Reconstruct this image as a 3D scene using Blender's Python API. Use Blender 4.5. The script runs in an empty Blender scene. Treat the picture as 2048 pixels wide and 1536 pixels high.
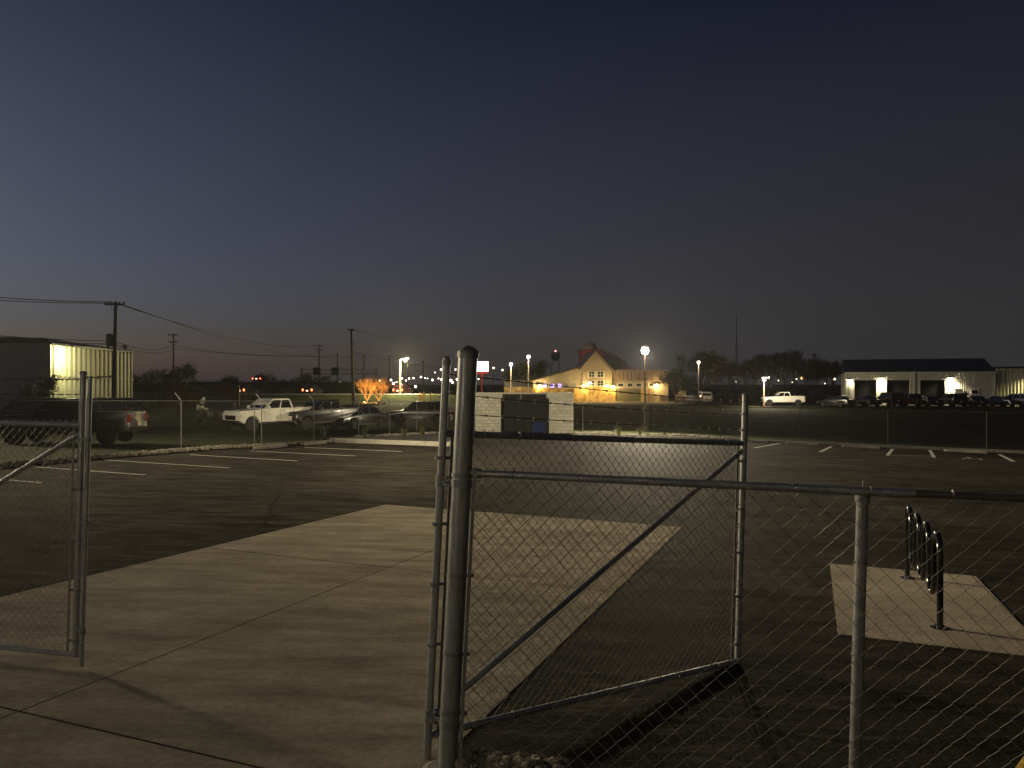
import bpy, bmesh, math, random
from mathutils import Vector, Matrix
rnd = random.Random(7)
R = math.radians
sc = bpy.context.scene
col = sc.collection

# ------------------------------------------------------------------ camera
FPX = 1538.0                       # focal length of the photograph in its own pixels (2048 wide)
CAMZ = 2.2
cam_data = bpy.data.cameras.new("camera")
cam = bpy.data.objects.new("camera", cam_data); col.objects.link(cam)
cam.location = (0, 0, CAMZ); cam.rotation_euler = (R(90), 0, 0)
cam_data.sensor_width = 36; cam_data.lens = 36 * FPX / 2048
cam_data.clip_start = 0.05; cam_data.clip_end = 6000
sc.camera = cam

# ------------------------------------------------------------------ dusk sky
world = bpy.data.worlds.new("World"); sc.world = world; world.use_nodes = True
wn, wl = world.node_tree.nodes, world.node_tree.links
wn.clear()
w_out = wn.new("ShaderNodeOutputWorld")
sky = wn.new("ShaderNodeTexSky"); sky.sky_type = 'NISHITA'; sky.sun_disc = False
sky.sun_elevation = R(-4.6); sky.sun_rotation = R(-82); sky.altitude = 100
sky.air_density = 1.0; sky.dust_density = 1.0; sky.ozone_density = 2.2
EXPO = 3.75; DIM = 2.0 ** -EXPO           # long night exposure; lamp and glow strengths below are given as seen
bg_sky = wn.new("ShaderNodeBackground"); bg_sky.inputs[1].default_value = 0.15
hsv = wn.new("ShaderNodeHueSaturation"); hsv.inputs['Saturation'].default_value = 0.88
wl.new(sky.outputs[0], hsv.inputs['Color']); wl.new(hsv.outputs[0], bg_sky.inputs[0])
# faint town glow low in the sky all round, deep blue overhead
tc = wn.new("ShaderNodeTexCoord"); sep = wn.new("ShaderNodeSeparateXYZ")
wl.new(tc.outputs['Generated'], sep.inputs[0])
ramp = wn.new("ShaderNodeValToRGB")
cr = ramp.color_ramp
cr.elements[0].position = 0.0; cr.elements[0].color = (0.0370, 0.0350, 0.0365, 1)
cr.elements[1].position = 0.45; cr.elements[1].color = (0.0004, 0.0008, 0.0012, 1)
e = cr.elements.new(0.07); e.color = (0.0320, 0.0320, 0.0350, 1)
e = cr.elements.new(0.19); e.color = (0.0200, 0.0195, 0.0225, 1)
wl.new(sep.outputs['Z'], ramp.inputs[0])
bg_glow = wn.new("ShaderNodeBackground"); bg_glow.inputs[1].default_value = DIM * 0.92
wl.new(ramp.outputs[0], bg_glow.inputs[0])
addw = wn.new("ShaderNodeAddShader")
wl.new(bg_sky.outputs[0], addw.inputs[0]); wl.new(bg_glow.outputs[0], addw.inputs[1])
wl.new(addw.outputs[0], w_out.inputs[0])

sc.view_settings.view_transform = 'Standard'; sc.view_settings.look = 'None'
sc.view_settings.exposure = EXPO; sc.view_settings.gamma = 1.0
sc.render.engine = 'CYCLES'
sc.cycles.use_denoising = True
sc.cycles.max_bounces = 5; sc.cycles.diffuse_bounces = 2; sc.cycles.glossy_bounces = 3
sc.cycles.caustics_reflective = False; sc.cycles.caustics_refractive = False
sc.cycles.sample_clamp_indirect = 2.0

# ------------------------------------------------------------------ places
KX, KY = -0.0165, -0.01756          # fall of the parking lot
def smooth(a, b, t):
    t = max(0.0, min(1.0, (t - a) / (b - a))); return t * t * (3 - 2 * t)
def gz(x, y):
    """height of the ground: the lot falls away from the gate, the fields beyond are level"""
    p = KX * max(-30, min(30, x)) + KY * max(-20, min(50, y))
    k = smooth(50, 78, y)
    return p * (1 - k) - 0.75 * k
def at(px, py, Y):
    return Vector(((px - 1024) / FPX * Y, Y, CAMZ - (py - 768) / FPX * Y))
def lp(px, py):
    """point of the lot's plane seen at px, py of the photograph"""
    dx, dz = (px - 1024) / FPX, -(py - 768) / FPX
    Y = CAMZ / (KX * dx + KY - dz)
    return Vector((dx * Y, Y, KX * dx * Y + KY * Y))
def mx(px, Y): return (px - 1024) / FPX * Y
def mz(py, Y): return CAMZ - (py - 768) / FPX * Y
U = Vector((0.363, 0.932, 0)).normalized()      # the lot's long direction, away from the gate
V = Vector((0.932, -0.363, 0)).normalized()
UP = Vector((0.028, 0.0, 1)).normalized()       # the near fence leans a little

# ------------------------------------------------------------------ materials
def new_mat(name):
    m = bpy.data.materials.new(name); m.use_nodes = True
    nt = m.node_tree; b = nt.nodes["Principled BSDF"]
    return m, nt, b
def mat(name, c, rough=0.6, metal=0.0, var=0.0, scale=5.0, c2=None, bump=0.0, bscale=None, stretch=None, coat=0.0, detail=6):
    m, nt, b = new_mat(name)
    b.inputs['Roughness'].default_value = rough; b.inputs['Metallic'].default_value = metal
    if coat: b.inputs['Coat Weight'].default_value = coat; b.inputs['Coat Roughness'].default_value = 0.08
    c = (*c, 1)
    if var == 0 and c2 is None:
        b.inputs['Base Color'].default_value = c
    if var or c2 or bump:
        t = nt.nodes.new("ShaderNodeTexCoord"); mp = nt.nodes.new("ShaderNodeMapping")
        if stretch: mp.inputs['Scale'].default_value = stretch
        nt.links.new(t.outputs['Object'], mp.inputs[0])
        if var or c2:
            n = nt.nodes.new("ShaderNodeTexNoise"); n.inputs['Scale'].default_value = scale
            n.inputs['Detail'].default_value = detail; n.inputs['Roughness'].default_value = 0.65
            nt.links.new(mp.outputs[0], n.inputs['Vector'])
            r = nt.nodes.new("ShaderNodeValToRGB")
            if c2 is None:
                lo = tuple(x * (1 - var) for x in c[:3]) + (1,); hi = tuple(min(1, x * (1 + var)) for x in c[:3]) + (1,)
            else: lo, hi = c, (*c2, 1)
            r.color_ramp.elements[0].position = 0.3; r.color_ramp.elements[0].color = lo
            r.color_ramp.elements[1].position = 0.7; r.color_ramp.elements[1].color = hi
            nt.links.new(n.outputs['Fac'], r.inputs[0]); nt.links.new(r.outputs[0], b.inputs['Base Color'])
        if bump:
            n2 = nt.nodes.new("ShaderNodeTexNoise"); n2.inputs['Scale'].default_value = bscale or scale * 6
            n2.inputs['Detail'].default_value = 4
            nt.links.new(mp.outputs[0], n2.inputs['Vector'])
            bp = nt.nodes.new("ShaderNodeBump"); bp.inputs['Strength'].default_value = bump; bp.inputs['Distance'].default_value = 0.02
            nt.links.new(n2.outputs['Fac'], bp.inputs['Height']); nt.links.new(bp.outputs[0], b.inputs['Normal'])
    return m
def emit(name, c, s):
    m, nt, b = new_mat(name)
    b.inputs['Base Color'].default_value = (*c, 1); b.inputs['Emission Color'].default_value = (*c, 1)
    b.inputs['Emission Strength'].default_value = s * DIM
    m.cycles.emission_sampling = 'NONE'
    return m

def surface_mat(name, base, dark, light, big, fine, rough, bump, streak=None, spec=.3, sk=(.75, 1.28), grit=None, crack=None, sheen=None):
    """ground surface: large stains, fine grain, brushed or rolled streaks, fine relief"""
    m, nt, b = new_mat(name)
    N, L = nt.nodes.new, nt.links.new
    t = N("ShaderNodeTexCoord")
    mp = N("ShaderNodeMapping"); mp.inputs['Rotation'].default_value = (0, 0, R(21)); L(t.outputs['Object'], mp.inputs[0])
    n1 = N("ShaderNodeTexNoise"); n1.inputs['Scale'].default_value = big; n1.inputs['Detail'].default_value = 8; n1.inputs['Roughness'].default_value = .7
    L(mp.outputs[0], n1.inputs['Vector'])
    r1 = N("ShaderNodeValToRGB"); r1.color_ramp.elements[0].position = .32; r1.color_ramp.elements[1].position = .7
    r1.color_ramp.elements[0].color = (*dark, 1); r1.color_ramp.elements[1].color = (*light, 1)
    e_ = r1.color_ramp.elements.new(.5); e_.color = (*base, 1)
    L(n1.outputs['Fac'], r1.inputs[0])
    n2 = N("ShaderNodeTexNoise"); n2.inputs['Scale'].default_value = fine; n2.inputs['Detail'].default_value = 5
    L(t.outputs['Object'], n2.inputs['Vector'])
    mr = N("ShaderNodeMapRange"); mr.inputs[3].default_value = .55; mr.inputs[4].default_value = 1.45; L(n2.outputs['Fac'], mr.inputs[0])
    mix = N("ShaderNodeMix"); mix.data_type = 'RGBA'; mix.blend_type = 'MULTIPLY'; mix.inputs[0].default_value = 1
    L(r1.outputs[0], mix.inputs[6]); L(mr.outputs[0], mix.inputs[7])
    out = mix.outputs[2]
    if streak:
        mp2 = N("ShaderNodeMapping"); mp2.inputs['Rotation'].default_value = (0, 0, R(21)); mp2.inputs['Scale'].default_value = streak
        L(t.outputs['Object'], mp2.inputs[0])
        n3 = N("ShaderNodeTexNoise"); n3.inputs['Scale'].default_value = 1; n3.inputs['Detail'].default_value = 7; n3.inputs['Roughness'].default_value = .7
        L(mp2.outputs[0], n3.inputs['Vector'])
        m3 = N("ShaderNodeMapRange"); m3.inputs[1].default_value = .3; m3.inputs[2].default_value = .72; m3.inputs[3].default_value = sk[0]; m3.inputs[4].default_value = sk[1]
        L(n3.outputs['Fac'], m3.inputs[0])
        mi = N("ShaderNodeMix"); mi.data_type = 'RGBA'; mi.blend_type = 'MULTIPLY'; mi.inputs[0].default_value = 1
        L(out, mi.inputs[6]); L(m3.outputs[0], mi.inputs[7]); out = mi.outputs[2]
        if sheen:                                          # polished tracks shine, dusty ones do not
            ms = N("ShaderNodeMapRange"); ms.inputs[1].default_value = .42; ms.inputs[2].default_value = .70; ms.inputs[3].default_value = sheen * .28; ms.inputs[4].default_value = sheen
            L(n3.outputs['Fac'], ms.inputs[0]); L(ms.outputs[0], b.inputs['Specular IOR Level'])
    if grit:                                              # pale stones and scuffs in the surface
        n5 = N("ShaderNodeTexNoise"); n5.inputs['Scale'].default_value = grit[0]; n5.inputs['Detail'].default_value = 3; n5.inputs['Roughness'].default_value = .8
        mp5 = N("ShaderNodeMapping"); mp5.inputs['Rotation'].default_value = (0, 0, R(14)); mp5.inputs['Scale'].default_value = (.35, 1.6, 1)
        L(t.outputs['Object'], mp5.inputs[0]); L(mp5.outputs[0], n5.inputs['Vector'])
        r5 = N("ShaderNodeMapRange"); r5.inputs[1].default_value = grit[1]; r5.inputs[2].default_value = grit[1] + .12; r5.inputs[3].default_value = 0; r5.inputs[4].default_value = grit[2]
        L(n5.outputs['Fac'], r5.inputs[0])
        m5 = N("ShaderNodeMix"); m5.data_type = 'RGBA'; L(r5.outputs[0], m5.inputs[0]); L(out, m5.inputs[6]); m5.inputs[7].default_value = (*grit[3], 1); out = m5.outputs[2]
    if crack:                                             # wandering hairline cracks
        nw = N("ShaderNodeTexNoise"); nw.inputs['Scale'].default_value = 1.3; nw.inputs['Detail'].default_value = 5; L(t.outputs['Object'], nw.inputs['Vector'])
        mw = N("ShaderNodeMix"); mw.data_type = 'RGBA'; mw.inputs[0].default_value = .22; L(t.outputs['Object'], mw.inputs[6]); L(nw.outputs['Color'], mw.inputs[7])
        vo = N("ShaderNodeTexVoronoi"); vo.feature = 'DISTANCE_TO_EDGE'; vo.inputs['Scale'].default_value = crack[0]; L(mw.outputs[2], vo.inputs['Vector'])
        rc = N("ShaderNodeMapRange"); rc.inputs[1].default_value = 0; rc.inputs[2].default_value = crack[1]; rc.inputs[3].default_value = crack[2]; rc.inputs[4].default_value = 1
        L(vo.outputs['Distance'], rc.inputs[0])
        mc = N("ShaderNodeMix"); mc.data_type = 'RGBA'; mc.blend_type = 'MULTIPLY'; mc.inputs[0].default_value = 1; L(out, mc.inputs[6]); L(rc.outputs[0], mc.inputs[7]); out = mc.outputs[2]
    L(out, b.inputs['Base Color'])
    b.inputs['Roughness'].default_value = rough; b.inputs['Specular IOR Level'].default_value = spec
    nb = N("ShaderNodeTexNoise"); nb.inputs['Scale'].default_value = fine * .8; nb.inputs['Detail'].default_value = 6; L(t.outputs['Object'], nb.inputs['Vector'])
    bp = N("ShaderNodeBump"); bp.inputs['Strength'].default_value = bump; bp.inputs['Distance'].default_value = .015
    L(nb.outputs['Fac'], bp.inputs['Height']); L(bp.outputs[0], b.inputs['Normal'])
    return m

M = {}
M['asphalt'] = surface_mat('asphalt', (.034, .029, .021), (.015, .012, .0085), (.060, .051, .037), .16, 30, .8, .4, streak=(.8, 2.9, 1), spec=.05, sk=(.42, 1.75), grit=(3.2, .57, .7, (.13, .115, .088)), crack=(.16, .006, .35), sheen=.085)
M['concrete'] = surface_mat('concrete', (.365, .315, .23), (.29, .245, .175), (.44, .385, .29), .7, 22, .9, .2, streak=(.7, 3.0, 1), spec=.15, sk=(.52, 1.5), grit=(1.1, .60, .14, (.20, .165, .12)))
M['pad'] = surface_mat('pad_concrete', (.42, .36, .275), (.35, .295, .225), (.48, .42, .33), .8, 26, .9, .2, streak=(.8, 2.5, 1), spec=.15)
M['kerb'] = mat('kerb_concrete', (.40, .37, .30), .85, var=.3, scale=3, bump=.3, bscale=30)
M['grass'] = surface_mat('grass_ground', (.020, .026, .008), (.009, .012, .004), (.040, .046, .013), .35, 12, .95, 1.0, spec=.05)
M['mulch'] = mat('dark_mulch', (.022, .016, .011), .95, var=.5, scale=12, bump=.8)
M['paint'] = mat('white_road_paint', (.62, .60, .52), .7, var=.3, scale=9)
M['galv'] = mat('galvanised_steel', (.315, .325, .33), .42, .35, var=.28, scale=14, stretch=(3, 3, .6))
M['galv_dull'] = mat('weathered_galvanised_steel', (.23, .235, .235), .55, .3, var=.3, scale=10)
M['wire'] = mat('fence_wire', (.23, .215, .18), .5, .3)
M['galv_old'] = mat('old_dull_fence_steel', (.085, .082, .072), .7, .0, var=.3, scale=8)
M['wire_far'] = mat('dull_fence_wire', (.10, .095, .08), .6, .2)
M['barb'] = mat('barbed_wire_steel', (.20, .19, .17), .55, .75)
M['black_metal'] = mat('black_enamel', (.006, .006, .007), .16, 0, coat=.6)
M['yellow'] = mat('yellow_safety_paint', (.62, .40, .03), .45, var=.2, scale=20)
M['rock'] = mat('pale_limestone_rock', (.27, .24, .18), .9, var=.45, scale=7, bump=.5)
M['soil_and_shade'] = mat('dark_soil_and_shade', (.018, .015, .011), 1, var=.4, scale=8)  # soil in the slab joints, also the painted shade along the fence foot
M['block'] = mat('pale_concrete_block', (.40, .38, .31), .92, var=.22, scale=11, bump=.4)
M['block2'] = mat('grey_concrete_block', (.35, .33, .27), .92, var=.25, scale=13, bump=.4)
M['mortar'] = mat('mortar', (.26, .25, .21), .95)
M['slate'] = mat('dark_slate_metal', (.016, .0165, .0165), .7, .0, var=.2, scale=3)
M['navy'] = mat('navy_steel', (.008, .014, .055), .5, 0, var=.25, scale=5)
M['white_paint'] = mat('white_car_paint', (.72, .70, .62), .32, 0, var=.10, scale=2.2, coat=.5)
M['dust_white'] = mat('dusty_white_car_paint', (.60, .57, .47), .45, 0, var=.22, scale=1.6, coat=.3)
M['black_paint'] = mat('black_car_paint', (.006, .006, .007), .3, 0, coat=.15)
M['grey_paint'] = mat('charcoal_car_paint', (.018, .019, .02), .32, .1, coat=.2)
M['silver_paint'] = mat('silver_car_paint', (.28, .28, .27), .3, .5, coat=.5)
M['maroon_paint'] = mat('maroon_car_paint', (.05, .012, .014), .3, 0, coat=.5)
M['glass'] = mat('dark_window_glass', (.008, .009, .011), .06, 0)
M['rubber'] = mat('tyre_rubber', (.012, .012, .012), .85)
M['alloy'] = mat('bright_alloy_rim', (.80, .76, .66), .3, .15)
M['chrome'] = mat('chrome', (.75, .74, .70), .12, 1)
M['trim'] = mat('black_plastic_trim', (.016, .016, .016), .6)
M['headlight'] = mat('headlight_lens', (.55, .55, .52), .1, .4)
M['taillight_off'] = mat('taillight_lens', (.16, .008, .006), .2)
M['taillight_on'] = emit('lit_taillight', (1.0, .07, .02), 22)
M['plate_on'] = emit('lit_number_plate', (1.0, .50, .30), 6)
M['cream'] = mat('cream_siding', (.42, .36, .25), .8, var=.15, scale=1.5)
M['tan'] = mat('tan_siding', (.35, .29, .19), .8, var=.15, scale=1.5)
M['stone'] = mat('honey_limestone', (.20, .11, .025), .9, c2=(.80, .56, .19), scale=1.1, bump=.6, bscale=3, detail=2)
M['dark_roof'] = mat('dark_metal_roof', (.03, .031, .035), .4, .4, var=.2, scale=1)
M['seam'] = mat('brown_metal_panel', (.24, .17, .10), .6, .1, var=.2, scale=1)
M['white_trim'] = mat('white_trim', (.62, .58, .46), .6)
M['olive'] = mat('olive_roller_door', (.20, .18, .08), .6)
M['ochre'] = mat('ochre_column_paint', (.62, .45, .10), .6)
M['barn_red'] = mat('barn_red_boards', (.17, .022, .025), .7, var=.25, scale=1)
M['dome'] = mat('silo_dome_metal', (.20, .15, .12), .5, .5)
M['rib'] = mat('ribbed_cream_metal', (.55, .53, .36), .5, .05, var=.08, scale=2)
M['rib_grey'] = mat('ribbed_grey_metal', (.52, .51, .44), .6, .0, var=.1, scale=2)
M['red_shed'] = mat('red_brown_metal', (.11, .045, .025), .7, var=.15, scale=.5)
M['wood'] = mat('weathered_pole_wood', (.10, .065, .04), .9, var=.35, scale=3, stretch=(4, 4, .4))
M['dark_wood'] = mat('dark_pole_wood', (.03, .024, .02), .95)
M['cable'] = mat('cable', (.010, .010, .011), .8)
M['conduit'] = mat('pale_conduit', (.55, .47, .30), .5)
M['pole'] = mat('lamp_pole_paint', (.42, .36, .26), .5, .2)
M['bark'] = mat('bark', (.085, .06, .04), .95, var=.4, scale=6)
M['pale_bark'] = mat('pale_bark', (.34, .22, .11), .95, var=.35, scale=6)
M['leaf'] = mat('dark_leaves', (.028, .036, .014), .7, var=.5, scale=1.2)
M['leaf2'] = mat('olive_leaves', (.055, .060, .018), .7, var=.5, scale=1.2)
M['blade'] = mat('grass_blades', (.16, .17, .06), .7, var=.4, scale=9)
M['lamp_w'] = emit('glowing_warm_white_lamp', (1.0, .86, .60), 60)
M['lamp_y'] = emit('glowing_amber_lamp', (1.0, .72, .30), 30)
M['lamp_far'] = emit('distant_lamp_glow', (1.0, .83, .60), 9)
M['lamp_faro'] = emit('distant_orange_lamp_glow', (1.0, .40, .12), 7)
M['lamp_red'] = emit('red_beacon_glow', (1.0, .16, .14), 9)
M['sign'] = emit('lit_white_sign_face', (1.0, .90, .78), 2.6)
M['sign_red'] = mat('red_sign_paint', (.45, .03, .02), .5)
M['win_purple'] = emit('violet_lit_window', (.42, .30, 1.0), 5)
M['win_dim'] = emit('dim_teal_window', (.16, .26, .26), .35)
M['teal_glass'] = mat('teal_window_glass', (.03, .045, .045), .1)

for k_ in ('slate', 'navy'): M[k_].node_tree.nodes['Principled BSDF'].inputs['Specular IOR Level'].default_value = .06

# ------------------------------------------------------------------ mesh building
class MB:
    def __init__(s): s.v = []; s.f = []
    def add(s, vs, fs):
        o = len(s.v); s.v += [tuple(p) for p in vs]; s.f += [tuple(i + o for i in f) for f in fs]; return s
    def box(s, c, d, rz=0.0, axes=None):
        c = Vector(c); h = [x / 2 for x in d]
        if axes is None:
            ca, sa = math.cos(rz), math.sin(rz)
            axes = (Vector((ca, sa, 0)), Vector((-sa, ca, 0)), Vector((0, 0, 1)))
        vs = [c + axes[0] * (i * h[0]) + axes[1] * (j * h[1]) + axes[2] * (k * h[2]) for i in (-1, 1) for j in (-1, 1) for k in (-1, 1)]
        return s.add(vs, [(0, 1, 3, 2), (4, 6, 7, 5), (0, 4, 5, 1), (2, 3, 7, 6), (0, 2, 6, 4), (1, 5, 7, 3)])
    def box2(s, a, b):
        return s.box([(a[i] + b[i]) / 2 for i in range(3)], [abs(b[i] - a[i]) for i in range(3)])
    def tube(s, pts, r, n=8, caps=True, closed=False):
        pts = [Vector(p) for p in pts]; m = len(pts)
        rs = r if isinstance(r, (list, tuple)) else [r] * m
        ref = None; rings = []
        for i, p in enumerate(pts):
            a = pts[i - 1] if (i > 0 or closed) else p
            b = pts[(i + 1) % m] if (i < m - 1 or closed) else p
            t = (b - a).normalized()
            if ref is None:
                ref = Vector((0, 0, 1)) if abs(t.z) < .9 else Vector((0, 1, 0))
            x = (ref - t * ref.dot(t)).normalized(); y = t.cross(x); ref = x
            rings.append([p + (x * math.cos(2 * math.pi * k / n) + y * math.sin(2 * math.pi * k / n)) * rs[i] for k in range(n)])
        vs = [q for g in rings for q in g]; fs = []
        for i in range(m if closed else m - 1):
            j = (i + 1) % m
            for k in range(n):
                fs.append((i * n + k, i * n + (k + 1) % n, j * n + (k + 1) % n, j * n + k))
        if caps and not closed:
            fs.append(tuple(reversed(range(n)))); fs.append(tuple((m - 1) * n + k for k in range(n)))
        return s.add(vs, fs)
    def lathe(s, base, prof, n=20, axis=None):
        """prof = (radius, height) pairs along axis from base"""
        ax = (axis or Vector((0, 0, 1))).normalized(); base = Vector(base)
        ref = Vector((1, 0, 0)) if abs(ax.x) < .9 else Vector((0, 1, 0))
        x = (ref - ax * ref.dot(ax)).normalized(); y = ax.cross(x)
        vs = [base + ax * h + (x * math.cos(2 * math.pi * k / n) + y * math.sin(2 * math.pi * k / n)) * r for r, h in prof for k in range(n)]
        m = len(prof); fs = []
        for i in range(m - 1):
            for k in range(n): fs.append((i * n + k, i * n + (k + 1) % n, (i + 1) * n + (k + 1) % n, (i + 1) * n + k))
        fs.append(tuple(reversed(range(n)))); fs.append(tuple((m - 1) * n + k for k in range(n)))
        return s.add(vs, fs)
    def prism(s, poly, y0, y1, ax='y'):
        """polygon of (a, b) pairs run from y0 to y1; ax y: a=x b=z; ax z: a=x b=y"""
        n = len(poly)
        if ax == 'y': vs = [(a, y0, b) for a, b in poly] + [(a, y1, b) for a, b in poly]
        elif ax == 'x': vs = [(y0, a, b) for a, b in poly] + [(y1, a, b) for a, b in poly]
        else: vs = [(a, b, y0) for a, b in poly] + [(a, b, y1) for a, b in poly]
        fs = [tuple(range(n)), tuple(reversed(range(n, 2 * n)))] + [(i, i + n, (i + 1) % n + n, (i + 1) % n) for i in range(n)]
        return s.add(vs, fs)
    def build(s, name, m, parent=None, world=True, smooth=False, kind=None):
        me = bpy.data.meshes.new(name)
        off = Vector(parent_loc(parent)) if (parent is not None and world) else Vector((0, 0, 0))
        me.from_pydata([(p[0] - off.x, p[1] - off.y, p[2] - off.z) for p in s.v], [], s.f)
        bm = bmesh.new(); bm.from_mesh(me); bmesh.ops.recalc_face_normals(bm, faces=bm.faces); bm.to_mesh(me); bm.free()
        me.materials.append(M[m] if isinstance(m, str) else m)
        if smooth:
            for p in me.polygons: p.use_smooth = True
            try: me.set_sharp_from_angle(angle=R(40))
            except Exception: pass
        o = bpy.data.objects.new(name, me); col.objects.link(o)
        if parent is not None: o.parent = parent
        if kind: o['kind'] = kind
        return o
def parent_loc(p):
    v = Vector((0, 0, 0))
    while p is not None: v += p.location; p = p.parent
    return v
def tag(o, label=None, cat=None, group=None, kind=None):
    if label: o['label'] = label
    if cat: o['category'] = cat
    if group: o['group'] = group
    if kind: o['kind'] = kind
    return o
def thing(name, label, cat, loc=(0, 0, 0), rz=0.0, group=None):
    o = bpy.data.objects.new(name, None); col.objects.link(o)
    o.location = loc; o.rotation_euler = (0, 0, rz); o.empty_display_size = .2
    return tag(o, label, cat, group)
def copy_tree(o, parent=None, **kw):
    c = o.copy(); col.objects.link(c)
    if parent is not None: c.parent = parent
    for ch in list(o.children): copy_tree(ch, c)
    for k, v in kw.items(): c[k] = v
    return c
def light(kind, loc, power, color, parent, size=.15, aim=None, spot=None, blend=.6):
    d = bpy.data.lights.new("light", kind); d.energy = power * DIM; d.color = color
    if kind in ('POINT', 'SPOT'): d.shadow_soft_size = size
    if kind == 'SPOT': d.spot_size = R(spot or 150); d.spot_blend = blend
    o = bpy.data.objects.new("light", d); col.objects.link(o)
    off = parent_loc(parent); o.parent = parent
    o.location = Vector(loc) - off
    if aim is not None:
        o.rotation_euler = (Vector(aim) - Vector(loc)).to_track_quat('-Z', 'Y').to_euler()
    return o
WARM = (1.0, .84, .58); AMBER = (1.0, .70, .28)

# ================================================================== THE SETTING
def ground_sheet():
    xs = [-3000, -1200, -500, -250] + list(range(-150, 151, 6)) + [250, 500, 1200, 3000]
    ys = [-300, -100, -40] + list(range(-20, 170, 4)) + [200, 300, 500, 1000, 2000, 3500]
    mb = MB(); n = len(xs)
    for y in ys:
        for x in xs:
            bump = .05 * math.sin(x * .31 + y * .17) * math.sin(y * .23 - x * .11) if y > 56 else 0
            mb.v.append((x, y, gz(x, y) - .06 + bump))
    for j in range(len(ys) - 1):
        for i in range(n - 1): mb.f.append((j * n + i, j * n + i + 1, (j + 1) * n + i + 1, (j + 1) * n + i))
    return mb.build('ground', 'grass', smooth=True, kind='structure')
ground_sheet()

LOT = [(-25.5, -12), (-14.55, 21.6), (-11.75, 30.2), (-9.0, 35.6), (-2.9, 34.5), (-2.9, 46.9), (5.2, 46.55), (12.9, 41.9), (26.0, 34.1), (44, 23.4), (36, -12)]
def plane_z(x, y): return KX * x + KY * y
def sheet(name, poly, lift, m, thick=.12, parent=None, kind='structure'):
    n = len(poly); mb = MB()
    vs = [(x, y, plane_z(x, y) + lift) for x, y in poly] + [(x, y, plane_z(x, y) + lift - thick) for x, y in poly]
    mb.add(vs, [tuple(range(n)), tuple(reversed(range(n, 2 * n)))] + [(i, i + n, (i + 1) % n + n, (i + 1) % n) for i in range(n)])
    return mb.build(name, m, parent, kind=kind if parent is None else None)
lot = sheet('parking_lot', LOT, 0.0, 'asphalt')

# painted bay lines, each a thin sheet on the asphalt
def stripe(p, q, w=.10):
    a, b = lp(*p), lp(*q); d = (b - a).normalized(); s = Vector((-d.y, d.x, 0)) * (w / 2)
    poly = [(a + s), (b + s), (b - s), (a - s)]
    return sheet('parking_stripe', [(v.x, v.y) for v in poly], .005, 'paint', .004, parent=lot)
for p, q in [((-150, 946), (85, 966)), ((45, 932), (290, 950)), ((210, 920), (460, 936)), ((380, 909.5), (595, 922)), ((500, 902), (710, 912)), ((610, 895), (803, 903)),
             ((1562, 886.5), (1508, 896)), ((1663, 893), (1640, 904)), ((1785, 898), (1775, 911)), ((1860, 900.5), (1868, 915)), ((1998, 908.5), (2027, 923))]:
    stripe(p, q, .11 if p[0] < 1000 else .14)
stripe((1777, 910.5), (1868, 912.5), .08)
# wheelchair symbol on the bay
def symbol():
    c = lp(1942, 917.5); mb = MB()
    def P(u, v, l=.005): q = c + V * v + U * u; return Vector((q.x, q.y, plane_z(q.x, q.y) + l))
    n = 18
    for i in range(n):                                  # wheel of the chair
        a0, a1 = [math.pi * (.55 + 1.35 * k / n) for k in (i, i + 1)]
        mb.add([P(.35 * math.sin(a) - .15, r * math.cos(a) * 1.0) for a, r in ((a0, .36), (a1, .36), (a1, .26), (a0, .26))], [(0, 1, 2, 3)])
    for (u0, v0, u1, v1) in ((.1, -.05, .62, .05), (.05, -.05, .15, .36), (-.36, .28, .1, .38), (.68, -.09, .86, .09)):
        mb.add([P(u0, v0), P(u1, v0), P(u1, v1), P(u0, v1)], [(0, 1, 2, 3)])
    return mb.build('wheelchair_symbol', 'paint', lot)
symbol()

# concrete apron through the gate: slabs with open joints
apron = sheet('concrete_apron', [], 0, 'soil_and_shade') if False else None
Fc = lp(1365, 1055)
def apt(u, v): q = Vector((Fc.x, Fc.y, 0)) + V * v - U * u; return (q.x, q.y)
apron = sheet('concrete_apron', [apt(.02, -.02), apt(.02, -5.88), apt(17.9, -5.88), apt(17.9, -.02)], .003, 'soil_and_shade', .05)
for i in range(4):
    for j in range(2):
        g = .008; u0, u1 = i * 4.9, min(i * 4.9 + 4.9, 18); v1, v0 = -j * 2.95, -(j + 1) * 2.95
        gu = .016 if i else 0
        s_ = sheet('slab', [apt(u0 + gu, v0 + g), apt(u0 + gu, v1 - g), apt(u1 - .012, v1 - g), apt(u1 - .012, v0 + g)], .008 + rnd.uniform(-.0008, .0008), 'concrete', .02, parent=apron)
# bicycle pad
A_ = lp(1660, 1128); B_ = lp(1950, 1152); C_ = lp(1700, 1272)
wv = (B_ - A_).length; lu = (A_ - C_).length
def bpt(u, v): q = Vector((A_.x, A_.y, 0)) + V * v - U * u; return (q.x, q.y)
sheet('bicycle_pad', [bpt(0, 0), bpt(0, wv), bpt(lu, wv), bpt(lu, 0)], .008, 'pad', .1)

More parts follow.
